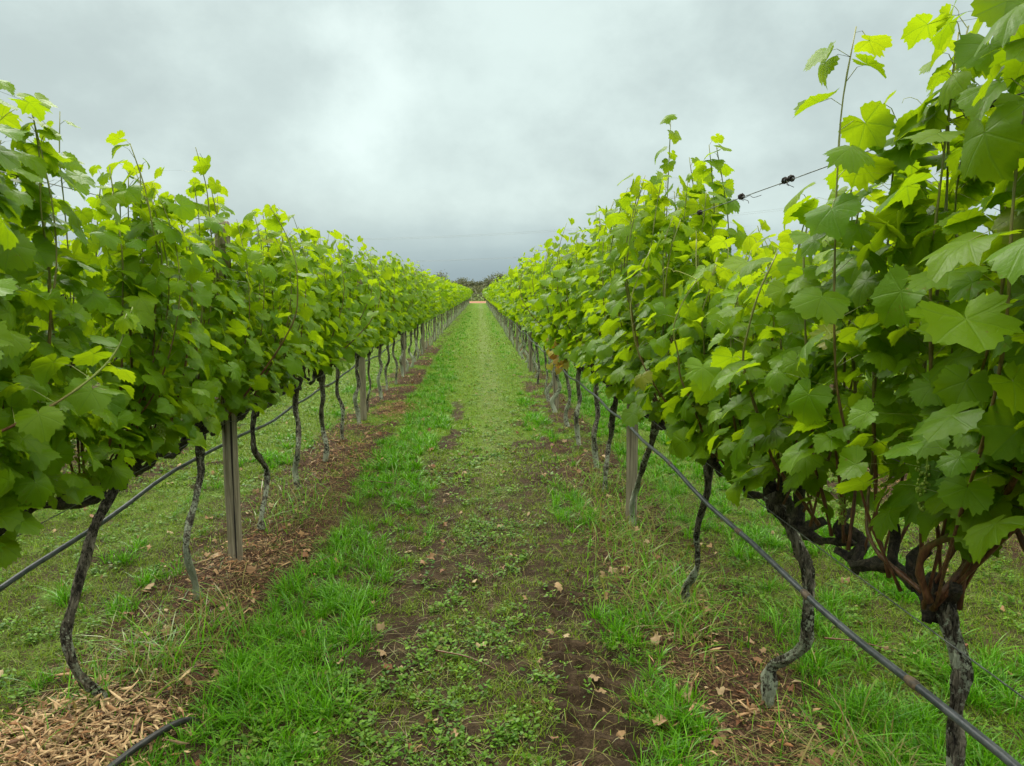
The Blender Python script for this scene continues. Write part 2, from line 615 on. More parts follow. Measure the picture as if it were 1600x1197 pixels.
def masks(x, y):
    main = (x > XL - 0.1) & (x < XR + 0.1)
    wob = (fbm(x * 0 + 3.1, y * 0.9, 11, 3) - 0.5) * 0.35
    big = fbm(x * 1.6, y * 1.6, 3)
    med = fbm(x * 4.5, y * 4.5, 7)
    fin = fbm(x * 13, y * 13, 9, 3)
    xx = np.where(main, x, x)
    # strips of mulch and bare soil under the vine rows
    u = np.minimum(np.abs(fold(x) - XL), np.abs(fold(x) - XR))
    strip = 1 - ss(u + (med - 0.5) * 0.35 + (big - .5) * 0.25, 0.24, 0.46)
    strip_l = band(x + wob * 0.5, -1.72, -1.06, 0.07)
    strip_r = band(x - wob * 0.5, 0.72, 1.34, 0.09)
    brk = ss(med * 0.55 + big * 0.45, 0.36, 0.52)
    fy = ss(y, 4, 9)
    strip_l = strip_l * (1 - fy * (1 - brk) * 0.9) * (1 - 0.5 * ss(y, 14, 30))
    strip_r = strip_r * (1 - ss(y, 4.2, 7.0) * (1 - brk * 0.75)) * (1 - 0.6 * ss(y, 10, 20))
    strip = np.where(main, np.maximum(strip_l, strip_r), strip * (0.35 + 0.5 * brk))
    # tall green grass band left of the wheel track
    lush = band(x + wob, -1.02, -0.47, 0.07) * ss(med * 0.6 + big * 0.4, 0.30, 0.44)
    far_l = ss(y, 7, 16)
    lush = lush * (1 - 0.35 * far_l) * (0.5 + 0.5 * ss(fin * .5 + med * .5, 0.36, 0.5))
    # row of tufts between right track and the right vines
    tuf = band(x, 0.56, 0.82, 0.05) * ss(fbm(x * 3, y * 2.6 + 5, 23, 2), 0.46, 0.60)
    lush = np.maximum(lush, tuf)
    lr = band(x, 1.34, 2.45, 0.10) * ss(big * 0.5 + med * 0.5, 0.36, 0.52)
    lush = np.maximum(lush, lr * 0.9)
    la = band(x, -2.25, -1.72, 0.1) * ss(med * 0.6 + big * 0.4, 0.50, 0.62)
    lush = np.maximum(lush, la * 0.7)
    # wheel tracks
    rut_r = band(x + wob * 0.4, 0.31, 0.61, 0.05) * (1 - 0.85 * ss(y, 4.5, 9))
    rut_l = band(x + wob * 0.7, -0.46, -0.24, 0.06) * ss(big * .5 + med * .5, 0.42, 0.54) * (1 - 0.6 * ss(y, 8, 16))
    patches = ss(big * 0.35 + med * 0.4 + fin * 0.25, 0.51, 0.57) * (1 - 0.7 * ss(y, 7, 14))
    bare = np.maximum(np.maximum(rut_r * (0.80 + 0.20 * ss(med, 0.35, 0.55)) * (0.3 + 0.7 * ss(med + (3.4 - y) * .25, .3, .6)), rut_l), patches * 0.85)
    out = ~main
    bare = np.where(out, ss(big * 0.55 + med * 0.45, 0.56, 0.66) * 0.8, bare)
    worn = band(x + wob * 0.3, -0.02, 0.36, 0.15) * ss(y, 2.6, 6.5) * (0.35 + 0.65 * ss(med * .6 + fin * .4, .34, .56))
    bare = np.where(main, bare * (1 - worn * 0.75), bare)
    turf = (1 - bare) * (1 - strip * 0.94) * (1 - lush * 0.9)
    clover = band(x + wob, -0.42, 0.22, 0.12) * (1 - ss(y, 5, 12) * 0.6)
    clover = np.maximum(clover, np.where(out, 0.7, 0.4)) * (1 - strip) * (1 - bare * 0.85) * (1 - lush * 0.8) * ss(med, 0.34, 0.52)
    clover_near = band(x, -0.95, 0.15, 0.1) * (1 - ss(y, 2.6, 3.6)) * 0.9 * (1 - bare * 0.6)
    clover = np.maximum(clover, clover_near)
    dry = np.clip(strip * 0.9 + band(x, 1.0, 1.6, 0.1) * (1 - ss(y, 2.4, 3.2)) + bare * 0.25, 0, 1)
    return dict(strip=strip, lush=lush, bare=bare, turf=turf, clover=clover, dry=dry, big=big, med=med, fin=fin, main=main, rut_r=rut_r, worn=worn)


def height(x, y, mk=None):
    mk = mk or masks(x, y)
    nearf = 1 - ss(y, 25, 60)
    h = (mk['med'] - 0.5) * 0.035 + (mk['fin'] - 0.5) * 0.018 + (mk['big'] - .5) * 0.05
    clod = fbm(x * 26, y * 26, 31, 3)
    h = h + (clod - 0.5) * 0.035 * np.clip(mk['bare'] + mk['strip'], 0, 1) * (1 - ss(y, 8, 14))
    h = h + mk['strip'] * 0.03
    # tyre lugs pressed in the damp soil of the right track
    tr = band(x, 0.30, 0.62, 0.04) * (1 - ss(y, 4.6, 5.6)) * ss(mk['med'] + (2.8 - y) * 0.1, 0.34, 0.5)
    lug = np.sin((y + np.abs(x - 0.46) * 0.55 * np.sign(x - 0.46) + (mk['fin'] - .5) * 0.05) * 2 * PI / 0.145)
    h = h + tr * (-0.045 + 0.040 * ss(lug, -0.25, 0.35))
    h = h - band(x, -0.46, -0.22, 0.06) * 0.02
    return h * nearf


def ground():
    def axis(lo, hi, step, grow, far):
        a = list(np.arange(lo, hi, step))
        s = step
        while a[-1] < far:
            s *= grow
            a.append(a[-1] + s)
        return a
    xp = axis(0, 2.4, 0.02, 1.13, 420)
    xm = axis(0, 2.2, 0.02, 1.13, 420)
    xs = np.array([-v for v in xm[:0:-1]] + xp)
    yf = axis(1.2, 6.2, 0.019, 1.03, 900)
    yb = axis(0, 0.4, 0.1, 1.4, 40)
    ys = np.array([1.2 - v for v in yb[:0:-1]] + list(yf))
    X, Y = np.meshgrid(xs, ys)
    x, y = X.ravel(), Y.ravel()
    mk = masks(x, y)
    z = height(x, y, mk)
    z[y > 60] = 0
    V = np.stack([x, y, z], -1)
    nx, ny = len(xs), len(ys)
    i = (np.arange(ny - 1)[:, None] * nx + np.arange(nx - 1)[None]).ravel()
    Q = np.stack([i, i + 1, i + nx + 1, i + nx], -1)
    far = ss(y, 5, 20)
    green = np.clip(mk['turf'] * 0.62 + mk['lush'] * 0.65 + mk['clover'] * 0.3, 0, 1)
    far = ss(y, 3.5, 13)
    nb = np.where(mk['main'], 0.34, 0.62)
    green = green * (nb + (1 - nb) * far) + far * 0.36 * (1 - mk['strip']) * (1 - mk['rut_r'])
    pale = mk['worn']
    green = np.maximum(green, mk['worn'] * 0.55)
    pale = np.where(mk['main'], pale * 0.8, 0.35)
    beyond = y > ROW_END + 2
    green[beyond] = 0.55
    pale[beyond] = 0.0
    st = mk['strip'] * (1 - beyond)
    tint = np.stack([green, st, pale], -1)
    me = mesh_np('ground', V, [Q], M_ground, tint=tint)
    tag(put('ground', me), kind='structure', label='grassy vineyard ground with bare wheel tracks and mulch strips', cat='ground')
    # red earth headland crossing the end of the rows
    ys2 = np.linspace(ROW_END + 3, ROW_END + 27, 14)
    xs2 = np.linspace(-130, 130, 90)
    X, Y = np.meshgrid(xs2, ys2)
    ed = (fbm(X.ravel() * 0.2, Y.ravel() * 0.2, 5) - 0.5) * 3 * ((Y.ravel() < ROW_END + 4) | (Y.ravel() > ROW_END + 26))
    V = np.stack([X.ravel(), Y.ravel() + ed, np.full(X.size, 0.006)], -1)
    i = (np.arange(13)[:, None] * 90 + np.arange(89)[None]).ravel()
    me = mesh_np('dirt_road', V, [np.stack([i, i + 1, i + 91, i + 90], -1)], M_red)
    tag(put('dirt_road', me), kind='structure', label='red earth track crossing the far end of the rows', cat='road')


ground()

# ------------------------------------------------------------------ leaves
KT = [0, 14, 27, 39, 52, 65, 79, 92, 108, 125, 145, 160, 172]
KR = [1.0, .93, .82, .86, .95, .89, .79, .79, .83, .77, .66, .48, .16]


def leaf_template(nout, rng, ring=True, teeth=0.055):
    th = np.linspace(-171, 171, nout)
    r = np.interp(np.abs(th), KT, KR)
    deep = rng.uniform(-0.6, 0.9)
    r = r + (r - np.interp(np.abs(th), [0, 52, 108, 172], [1, .95, .8, .16])) * deep
    r = r * (1 + rng.normal(0, 0.022, nout))
    if teeth and rng.rand() < 0.45:      # torn edge
        k = rng.randint(4, nout - 6)
        r[k:k + rng.randint(2, 5)] *= rng.uniform(0.6, 0.8)
    if teeth:
        r = r * (1 + teeth * np.where(np.arange(nout) % 2 == 0, 1, -1))
    t = np.radians(th)
    ph, wv = rng.uniform(0, 6.28), rng.uniform(0.05, 0.16)
    foldk, droop, cup = rng.uniform(-0.30, 0.30), rng.uniform(0.05, 0.45), rng.uniform(-0.10, 0.28)

    def pt(rr):
        x, y = rr * np.sin(t), rr * np.cos(t)
        z = foldk * np.abs(x) * 0.8 - droop * np.maximum(y, 0) ** 2 - cup * (x * x + y * y) + wv * rr ** 2 * np.sin(3 * t + ph)
        z = z + 0.035 * rr * np.abs(np.sin(t * 180 / 52))
        return np.stack([x, y, z], -1)
    if ring:
        V = np.vstack([[[0, 0, 0]], pt(r * 0.52), pt(r)])
        i = np.arange(nout - 1)
        T = np.vstack([np.stack([0 * i, i + 2, i + 1], -1),
                       np.stack([i + 1, i + 2, i + 1 + nout], -1),
                       np.stack([i + 2, i + 2 + nout, i + 1 + nout], -1)])
    else:
        V = np.vstack([[[0, 0, 0]], pt(r)])
        i = np.arange(nout - 1)
        T = np.stack([0 * i, i + 2, i + 1], -1)
    return V, T


rg = np.random.RandomState(5)
TPL = {0: [leaf_template(47, rg, True, 0.05) for _ in range(18)],
       1: [leaf_template(17, rg, False) for _ in range(6)],
       2: [leaf_template(8, rg, False, 0) for _ in range(5)]}


def norm(v):
    return v / (np.linalg.norm(v, axis=-1, keepdims=True) + 1e-9)


def leaves_mesh(tpls, pos, nrm, tip, size, tint, rng):
    nrm = norm(nrm)
    tip = norm(tip - nrm * np.sum(tip * nrm, -1, keepdims=True))
    sid = np.cross(tip, nrm)
    B = np.stack([sid, tip, nrm], 1)          # rows = local axes in world
    Vs, Ts, Ti, Lu = [], [], [], []
    off = 0
    pick = rng.randint(0, len(tpls), len(pos))
    for k, (tv, tt) in enumerate(tpls):
        ix = np.where(pick == k)[0]
        if not len(ix):
            continue
        sv = tv[None] * size[ix, None, None]
        W = np.einsum('nvi,nij->nvj', sv, B[ix]) + pos[ix, None]
        n, m = len(ix), len(tv)
        Vs.append(W.reshape(-1, 3))
        Ts.append((tt[None] + (np.arange(n) * m)[:, None, None]).reshape(-1, 3) + off)
        Ti.append(np.repeat(tint[ix], m, 0))
        Lu.append(np.tile(tv[:, :2], (n, 1)))
        off += n * m
    return np.vstack(Vs), np.vstack(Ts), np.vstack(Ti), np.vstack(Lu)


def shoot_paths(rng, top, n, y0, y1, spike=0.16, lean=0.16, lo=-9, hi=9, zb=0.90):
    """current-year shoots rising from the cordon, (8,3) arrays"""
    res = []
    for k in range(n):
        yb = y0 + (y1 - y0) * (k + rng.uniform(0.1, 0.9)) / n
        tp = top(yb) + min(rng.normal(-0.035, 0.075), 0.05)
        if rng.rand() < spike:
            tp += rng.uniform(0.06, 0.2)
        lx = rng.normal(0, lean)
        ly = min(max(rng.normal(0, 0.12), -0.11), 0.11)
        t = np.linspace(0, 1, 9)
        x = rng.normal(0, 0.025) + lx * np.sin(t * PI * 0.75) + np.cumsum(rng.normal(0, 0.008, 9))
        yc = min(max(yb, lo), hi)            # a pruned arm: shoots fan out from its stub
        y = yc + (yb - yc) * np.clip(t * 2.2, 0, 1) + ly * t + np.cumsum(rng.normal(0, 0.010, 9))
        z = zb + (tp - zb) * t
        res.append(np.stack([x, y, z], -1))
    return res


def foliage(rng, lod, top, shoots, y0=-.5, y1=.5, bottom=1.0, extra=(), fill=None):
    """leaf positions along the shoots plus lateral growth that thickens the wall"""
    step = {0: 0.052, 1: 0.072, 2: 0.10}[lod]
    mul = {0: 1.0, 1: 1.14, 2: 1.48}[lod]
    pos, out, age, sz, nod = [], [], [], [], []
    for si, s in enumerate(shoots + list(extra)):
        ex = si >= len(shoots)
        L = np.concatenate([[0], np.cumsum(np.linalg.norm(np.diff(s, axis=0), axis=1))])
        ts = np.arange(0.05, L[-1], step)
        P = np.stack([np.interp(ts, L, s[:, k]) for k in range(3)], -1)
        sgn = 1 if rng.rand() < .5 else -1
        for i, p in enumerate(P):
            fr = ts[i] / L[-1]
            if (p[2] < bottom + rng.uniform(-0.12, 0.1) and not ex) or (ex and fr < 0.25):
                continue
            sgn = -sgn
            # laterals carry one or two more leaves
            nl = 1 + (rng.rand() < 0.75 * (1 - fr)) if not ex else 1
            for q in range(nl):
                a = rng.normal(0, 0.7)
                o = np.array([sgn * math.cos(a), math.sin(a), 0.0])
                pl = rng.uniform(0.05, 0.10) * (1.0 if fr < 0.85 else 0.55) + (rng.uniform(0.03, 0.15) if q else 0)
                yg = max(0, (ts[i] - (L[-1] - 0.28)) / 0.28)
                pos.append(p + o * pl + np.array([0, 0, rng.uniform(-0.02, 0.05)]))
                nod.append(p)
                out.append(o)
                age.append(yg)
                sz.append(rng.uniform(0.038, 0.078) * (1 - 0.30 * yg * rng.rand()))
    nf = fill if fill is not None else {0: 190, 1: 160, 2: 100}[lod]
    for k in range(nf):
        y = rng.uniform(y0, y1)
        tp = top(y) - (0.14 if lod == 0 else 0.18)
        z = rng.uniform(bottom, tp)
        s = rng.choice([-1, 1])
        hw = 0.30 * (1 - 0.45 * ((z - bottom) / (tp - bottom)) ** 2) * (0.75 + 0.25 * math.sin(9 * y + z * 5))
        p = np.array([s * rng.uniform(0.10, hw), y, z])
        a = rng.normal(0, 0.6)
        o = np.array([s * math.cos(a), math.sin(a), 0])
        pos.append(p)
        nod.append(p - o * 0.06 + np.array([0, 0, -0.02]))
        out.append(o)
        age.append(max(0, rng.normal(-0.1, 0.25)))
        sz.append(rng.uniform(0.040, 0.076))
    pos, out, nod = np.array(pos), np.array(out), np.array(nod)
    age, sz = np.clip(np.array(age), 0, 1), np.array(sz) * mul
    n = len(pos)
    upw = rng.uniform(0.35, 1.9, (n, 1))
    nrm = out * 0.8 + np.array([[0, 0, 1.0]]) * upw + rng.normal(0, 0.33, (n, 3))
    tip = out * 0.8 + np.array([[0, 0, -0.65]]) + rng.normal(0, 0.42, (n, 3))
    yl = np.clip(0.38 + 0.34 * age + rng.normal(0, 0.13, n), 0, 1)
    tint = np.stack([yl, rng.rand(n) * (1 - age), (rng.rand(n) < 0.012) * rng.uniform(.3, .9, n)], -1)
    V, T, Ti, Lu = leaves_mesh(TPL[lod], pos, nrm, tip, sz, tint, rng)
    midx = np.zeros(len(T), int)
    if lod == 0:
        # petioles: three-sided stalks from node to blade
        a = np.array([0, 2.1, 4.2])
        mid = (nod + pos) / 2 + np.array([0, 0, 0.012])
        ring = np.stack([np.cos(a), np.sin(a), 0 * a], -1) * 0.0013
        PV = np.concatenate([nod[:, None] + ring, mid[:, None] + ring, pos[:, None] + ring], 1).reshape(-1, 3)
        b = (np.arange(n) * 9)[:, None]
        q = []
        for lv in (0, 3):
            for j in range(3):
                k = (j + 1) % 3
                q.append(np.concatenate([b + lv + j, b + lv + k, b + lv + 3 + k, b + lv + 3 + j], 1))
        Q = np.vstack(q) + len(V)
        V = np.vstack([V, PV])
        Ti = np.vstack([Ti, np.tile([[0.8, 0, 0]], (len(PV), 1))])
        Lu = np.vstack([Lu, np.tile([[0.3, 0.1]], (len(PV), 1))])
        return mesh_np('foliage', V, [T, Q], [M_leaf, M_cane], midx=np.concatenate([midx, np.ones(len(Q), int)]), tint=Ti, luv=Lu)
    return mesh_np('foliage', V, [T], M_leaf, tint=Ti, luv=Lu)


def cane_mesh(path, rng, r0=0.0048, green=0.35, sides=6):
    P = spline(path, len(path) * 3)
    n = len(P)
    t = np.linspace(0, 1, n)
    r = r0 * (1 - 0.6 * t)
    node = 1 + 0.35 * (np.arange(n) % 3 == 0)
    b = Bag()
    tn = np.clip((t - 0.25) / 0.5, 0, 1) * green * 2
    tt = np.repeat(np.clip(tn, 0, 1), sides)
    tt = np.concatenate([tt, [tt[0], tt[-1]]])
    b.tube(P, r * node, sides, tint=np.stack([tt, tt, tt], -1))
    return b.mesh('cane', M_cane)


def trunk_mesh(path, rng, r=0.033, lod=0):
    n, sides = {0: (90, 26), 1: (26, 10), 2: (9, 6)}[lod]
    P = spline(path, n)
    t = np.linspace(0, 1, n)
    amp = 0.006 if lod < 2 else 0
    ph = rng.uniform(0, 6, 4)
    P[:, 0] += amp * np.sin(t * 19 + ph[0]) * t
    P[:, 1] += amp * np.sin(t * 23 + ph[1]) * t
    rad = r * (1.0 + 0.35 * np.exp(-t * 14) - 0.16 * np.sin(t * PI) + 0.18 * ss(t, 0.86, 1.0)) * (1 + 0.10 * np.sin(t * 31 + ph[2]))
    b = Bag()
    b.tube(P, rad, sides, rough=0.42 if lod < 2 else 0.2, seed=rng.randint(999), stretch=7)
    return b.mesh('trunk', M_bark)


def cordon_mesh(rng, head, lod, yl=-0.5, yr=0.5):
    b = Bag()
    sd = {0: 12, 1: 7, 2: 5}[lod]
    hx, hy, hz = head
    for s, ye in ((-1, yl), (1, yr)):
        if abs(ye - hy) < 0.2:      # arm pruned back to a stub
            P = spline([(hx, hy, hz - 0.03), (hx + .01, (hy + ye) / 2, hz + 0.01), (hx - .01, ye, hz + 0.05)], 10)
            b.tube(P, np.linspace(.018, .012, 10), sd, rough=0.6, seed=rng.randint(999), stretch=14)
            continue
        m = 7
        t = np.linspace(0, 1, m)
        pts = np.stack([hx * (1 - t) + rng.normal(0, 0.012, m), hy + (ye - hy) * t, hz - 0.02 + (0.885 - hz) * t + 0.03 * np.sin(t * 7 + rng.uniform(0, 6))], -1)
        pts[0] = (hx, hy, hz - 0.03)
        nn = {0: 40, 1: 16, 2: 6}[lod]
        P = spline(pts, nn)
        tt = np.linspace(0, 1, nn)
        b.tube(P, 0.0135 * (1.2 - 0.5 * tt) * (1 + 0.2 * np.sin(tt * 23 + rng.uniform(0, 6))), sd, rough=0.85 if lod < 2 else 0.2, seed=rng.randint(999), stretch=13)
        # gnarled spurs standing on the arm
        for k in range({0: 4, 1: 3, 2: 2}[lod]):
            f = (k + rng.uniform(0.3, 0.9)) / 4
            p = np.array([np.interp(f, tt, P[:, q]) for q in range(3)])
            h = rng.uniform(0.05, 0.12)
            sp = np.array([p, p + [rng.normal(0, .02), rng.normal(0, .02), h * .6], p + [rng.normal(0, .04), rng.normal(0, .04), h]])
            b.tube(spline(sp, 8 if lod == 0 else 4), np.linspace(0.015, 0.010, 8 if lod == 0 else 4) * (1 + rng.uniform(-.2, .3)), max(5, sd - 3), rough=0.7 if lod < 2 else 0, seed=rng.randint(999), stretch=14)
    # swollen head
    hp = np.array([[hx, hy, hz - 0.07], [hx, hy, hz], [hx, hy, hz + 0.045]])
    b.tube(spline(hp, 8), np.array([.016, .021, .026, .027, .025, .021, .016, .008]), sd, rough=0.6, seed=rng.randint(999), stretch=12)
    return b.mesh('cordon', M_arm)


def tendril_mesh(rng, p, out, ln=0.12):
    t = np.linspace(0, 1, 26)
    o = np.array(out, dtype=float)
    o /= np.linalg.norm(o)
    c = p + o * ln * t[:, None] + np.array([0, 0, 0.03]) * np.sin(t * 2)[:, None]
    k = ss(t, 0.45, 1.0) * 0.013
    a = t * rng.uniform(14, 26) + rng.uniform(0, 6)
    c = c + np.stack([k * np.cos(a), k * np.sin(a) * 0.6, k * np.sin(a)], -1)
    b = Bag()
    b.tube(c, 0.0015 * (1.3 - t), 5)
    return b.mesh('tendril', M_tendril)


def bunch_mesh(rng, ln=0.11):
    """young bunch of pin-head berries, hangs from z=0 downwards"""
    b = Bag()
    b.tube(np.array([[0, 0, 0.05], [0.004, 0, 0.0], [0, 0, -ln]]), [0.0018, 0.0016, 0.0008], 5)
    ico = []
    for la in (-60, 0, 60):
        for k in range(5 if la else 6):
            a = k * 2 * PI / (5 if la else 6)
            ico.append((math.cos(R(la)) * math.cos(a), math.cos(R(la)) * math.sin(a), math.sin(R(la))))
    ico = np.array(ico)
    T = []
    for k in range(5):
        k2 = (k + 1) % 5
        T += [(k, k2, 5 + k), (k2, 5 + k2, 5 + k), (11 + k, 5 + k, 11 + k2), (11 + k2, 5 + k, 5 + k2)]
    T += [(9, 0, 10), (10, 0, 5), (9, 10, 15), (10, 11, 15), (10, 5, 11)]
    T += [(0, 2, 1), (0, 3, 2), (0, 4, 3), (11, 12, 13), (11, 13, 14), (11, 14, 15)]
    for k in range(85):
        t = rng.rand() ** 0.8
        rr = 0.026 * (1 - t * 0.75) * rng.uniform(0.3, 1.0)
        a = rng.uniform(0, 6.3)
        c = np.array([rr * math.cos(a), rr * math.sin(a), -t * ln])
        b.add(c + ico * rng.uniform(0.0026, 0.0042), None, T)
    return b.mesh('grape_bunch', M_berry)


def default_trunk(rng, amp=0.045):
    z = [0, 0.16, 0.34, 0.52, 0.70, 0.86]
    return [(rng.normal(0, amp * (0.8 if i < 5 else 0.3)), rng.normal(0, amp * 1.2), zz - (0.03 if i == 0 else 0)) for i, zz in enumerate(z)]


def build_vine(name, seed, lod, top, trunk=None, r=0.033, bottom=1.0, nsh=None, y0=-.5, y1=.5, extra=(), bare_canes=(), bunches=(), tendrils=0, spike=0.16, fill=None, lichen=0.5, yl=None, yr=None):
    rng = np.random.RandomState(seed)
    root = bpy.data.objects.new(name, None)
    root.empty_display_size = 0.2
    C.objects.link(root)
    tp = trunk or default_trunk(rng, 0.018 if lod == 2 else 0.024)
    o = put('trunk', trunk_mesh(tp, rng, r, lod), root)
    o.color = (lichen, lichen, lichen, 1)
    put('cordon', cordon_mesh(rng, tp[-1], lod, y0 - 0.01 if yl is None else yl, y1 + 0.01 if yr is None else yr), root)
    nsh = nsh or {0: 17, 1: 11, 2: 8}[lod]
    sh = shoot_paths(rng, top, nsh, y0, y1, spike, lo=-9 if yl is None else yl + .085, hi=9 if yr is None else yr - .03)
    ex = [spline(e, 14) for e in extra]
    put('foliage', foliage(rng, lod, top, sh, y0, y1, bottom, ex, fill), root)
    if lod == 0:
        for s in sh:
            put('cane', cane_mesh(s, rng, rng.uniform(0.0036, 0.0056)), root)
        for e in extra:
            put('cane', cane_mesh(spline(e, 9), rng, 0.0042, 0.8), root)
        for e, rad, gr in bare_canes:
            put('cane', cane_mesh(spline(e, 9), rng, rad, gr), root)
        for p, ln in bunches:
            put('grape_bunch', bunch_mesh(rng, ln), root, p)
        for k in range(tendrils):
            s = sh[rng.randint(len(sh))]
            p = s[rng.randint(4, 9)]
            put('tendril', tendril_mesh(rng, p, (rng.choice([-1, 1]) * 0.8, rng.normal(0, .5), rng.uniform(-.2, .7)), rng.uniform(0.08, 0.16)), root)
    elif lod == 1:
        b = Bag()
        for s in sh:
            t = np.clip((np.linspace(0, 1, 9) - 0.3) * 1.2, 0, 1)
            tt = np.concatenate([np.repeat(t, 4), [0, t[-1]]])
            b.tube(s, np.linspace(0.0055, 0.002, 9), 4, tint=np.stack([tt, tt, tt], -1))
        put('shoot_growth', b.mesh('shoot_growth', M_cane), root)
    return root


def flat(v, a=0.0, f=7.0, p=0.0):
    return lambda y: v + a * math.sin(f * y + p)


def lerp_top(pairs):
    ys = [p[0] for p in pairs]
    hs = [p[1] for p in pairs]
    return lambda y: float(np.interp(y, ys, hs))


GL = 'grapevines of the left row beside the aisle'
GR = 'grapevines of the right row beside the aisle'
# ---- near vines of the left row (local coordinates, root on the row line under the head)
left_near = [
    (-0.14, dict(top=flat(2.1)), 'grapevine at the left edge of the photo, closest to the viewer, mostly out of frame'),
    (0.86, dict(top=flat(2.05, 0.05), spike=0.0), 'grapevine at the left edge whose broad leaves hang nearest the viewer'),
    (1.86, dict(top=lerp_top([(-.5, 2.2), (0, 2.24), (.3, 2.33), (.5, 2.28)]), bottom=0.88,
                trunk=[(-.03, -.05, -.03), (-.05, 0, .2), (0, .03, .42), (.02, .0, .62), (0, 0, .86)],
                extra=[[(0.15, .0, 1.2), (.34, .10, 1.30), (.46, .2, 1.42), (.50, .26, 1.56)]], tendrils=12, spike=0.05),
     'left row grapevine with tall shoots and one pale young shoot, left of the bent trunk'),
    (2.86, dict(top=lerp_top([(-.5, 2.24), (-.25, 2.19), (0, 1.93), (.15, 1.97), (.35, 2.14), (.5, 2.06)]), bottom=0.97, r=0.020,
                trunk=[(.04, -.10, -.03), (.01, -.12, .06), (-.04, -.17, .16), (-.06, -.19, .30), (-.05, -.15, .48), (-.03, -.05, .66), (.0, .07, .80), (.01, .14, .87)],
                bunches=[((.2, .1, 1.1), .1)], tendrils=6, lichen=0.3, spike=0.3),
     'left row grapevine with the thick dark S-bent trunk beside the wood chips'),
    (3.86, dict(top=flat(2.05, 0.06, 8), bottom=0.98, r=0.019, trunk=[(.0, -.10, -.03), (.0, -.14, .1), (.0, -.24, .34), (.0, -.10, .52), (.0, .0, .68), (.0, .0, .86)],
                tendrils=5, lichen=0.95), 'left row grapevine with slim lichen-covered trunk just before the first wooden post'),
    (4.86, dict(top=flat(2.02, 0.05, 9), bottom=0.98, r=0.018, trunk=[(.0, .0, -.03), (.0, .03, .12), (.02, .12, .38), (-.01, -.06, .6), (.0, .0, .86)], tendrils=3, lichen=0.6),
     'left row grapevine with wavy trunk just beyond the first wooden post'),
]
right_near = [
    (-0.35, dict(top=flat(2.2)), 'grapevine at the right edge of the photo, closest to the viewer, mostly out of frame'),
    (0.62, dict(top=flat(2.34, 0.05), bottom=1.2, fill=200, nsh=20, yr=.12), 'grapevine at the right edge whose large yellow-green leaves hang nearest the viewer'),
    (1.52, dict(top=lerp_top([(-.5, 2.34), (-.2, 2.30), (.1, 2.12), (.5, 1.93)]), bottom=1.17, r=0.018, fill=220, nsh=23,
                yl=-.06, trunk=[(.0, -.05, -.03), (.0, -.04, .3), (.0, -.05, .57), (.005, -.04, .7), (.0, -.02, .85), (-.02, .03, .93)],
                bare_canes=[([(-.06, -.02, .93), (-.10, -.04, 1.04), (-.06, -.12, 1.12), (0.0, -.22, 1.18), (.08, -.4, 1.26), (.10, -.62, 1.36)], .0085, .8),
                            ([(-.04, -.02, .94), (0.02, -.05, 1.05), (.03, -.1, 1.16), (.03, -.12, 1.30), (.02, -.14, 1.5)], .0075, .5),
                            ([(0.02, -.13, 1.16), (.05, -.2, 1.04), (.10, -.25, .93), (.15, -.32, .80), (.17, -.38, .70)], .0065, .0),
                            ([(-.03, .05, .92), (-.08, .2, 1.0), (-.05, .26, 1.2), (-.04, .3, 1.4)], .006, .2)],
                bunches=[((-.14, -.1, 1.26), .10), ((-.1, .3, 1.12), .12)], tendrils=16, lichen=0.95, spike=0.0),
     'right row grapevine with lichen-patched trunk nearest the viewer, red canes forking above it'),
    (2.50, dict(top=lerp_top([(-.5, 1.88), (-.2, 1.80), (.1, 1.72), (.5, 1.74)]), bottom=1.02, r=0.021, spike=0.0,
                trunk=[(.06, .12, -.03), (.06, .11, .10), (.07, .10, .19), (.11, .03, .27), (.135, -.04, .38), (.12, -.03, .59), (.06, -.03, .76), (.0, .02, .89)],
                bunches=[((-.16, -.2, 1.08), .11)], tendrils=5, lichen=0.8),
     'right row grapevine whose shaggy trunk kneels sideways at its foot'),
    (3.22, dict(top=lerp_top([(-.42, 1.74), (-.05, 1.82), (.2, 1.92), (.45, 2.18), (.5, 2.2)]), bottom=1.0, r=0.018, y0=-.42,
                trunk=[(.01, .30, -.03), (-.01, .29, .12), (.02, .22, .26), (.0, .15, .47), (.0, .03, .70), (.0, .0, .88)],
                bunches=[((-.2, -.22, 1.08), .12), ((-.22, -.3, 1.14), .10)], tendrils=5, lichen=0.7, spike=0.05),
     'right row grapevine with straight black leaning trunk and grassy lichened foot'),
    (4.18, dict(top=lerp_top([(-.5, 2.26), (-.2, 2.32), (.1, 2.18), (.5, 2.08)]), bottom=0.98, r=0.020, trunk=[(.0, .66, -.03), (-.01, .64, .16), (.0, .55, .32), (.0, .22, .65), (.0, .0, .88)], tendrils=3, lichen=0.95),
     'right row grapevine leaning hard away from the foot of the first wooden post'),
    (5.50, dict(top=flat(2.12, 0.06, 6), bottom=0.95, y0=-.7, nsh=16, fill=190, trunk=[(-.03, .26, -.03), (-.03, .26, .2), (.0, .28, .4), (.0, .16, .62), (.0, .0, .87)], r=0.022, lichen=0.5),
     'right row grapevine with thick dark trunk just beyond the first wooden post'),
]

for k, (yy, kw, lab) in enumerate(left_near):
    v = build_vine('grapevine', 100 + k, 0, **kw)
    v.location = (XL, yy, 0)
    tag(v, lab, 'grapevine', GL)
for k, (yy, kw, lab) in enumerate(right_near):
    v = build_vine('grapevine', 200 + k, 0, **kw)
    v.location = (XR, yy, 0)
    tag(v, lab, 'grapevine', GR)

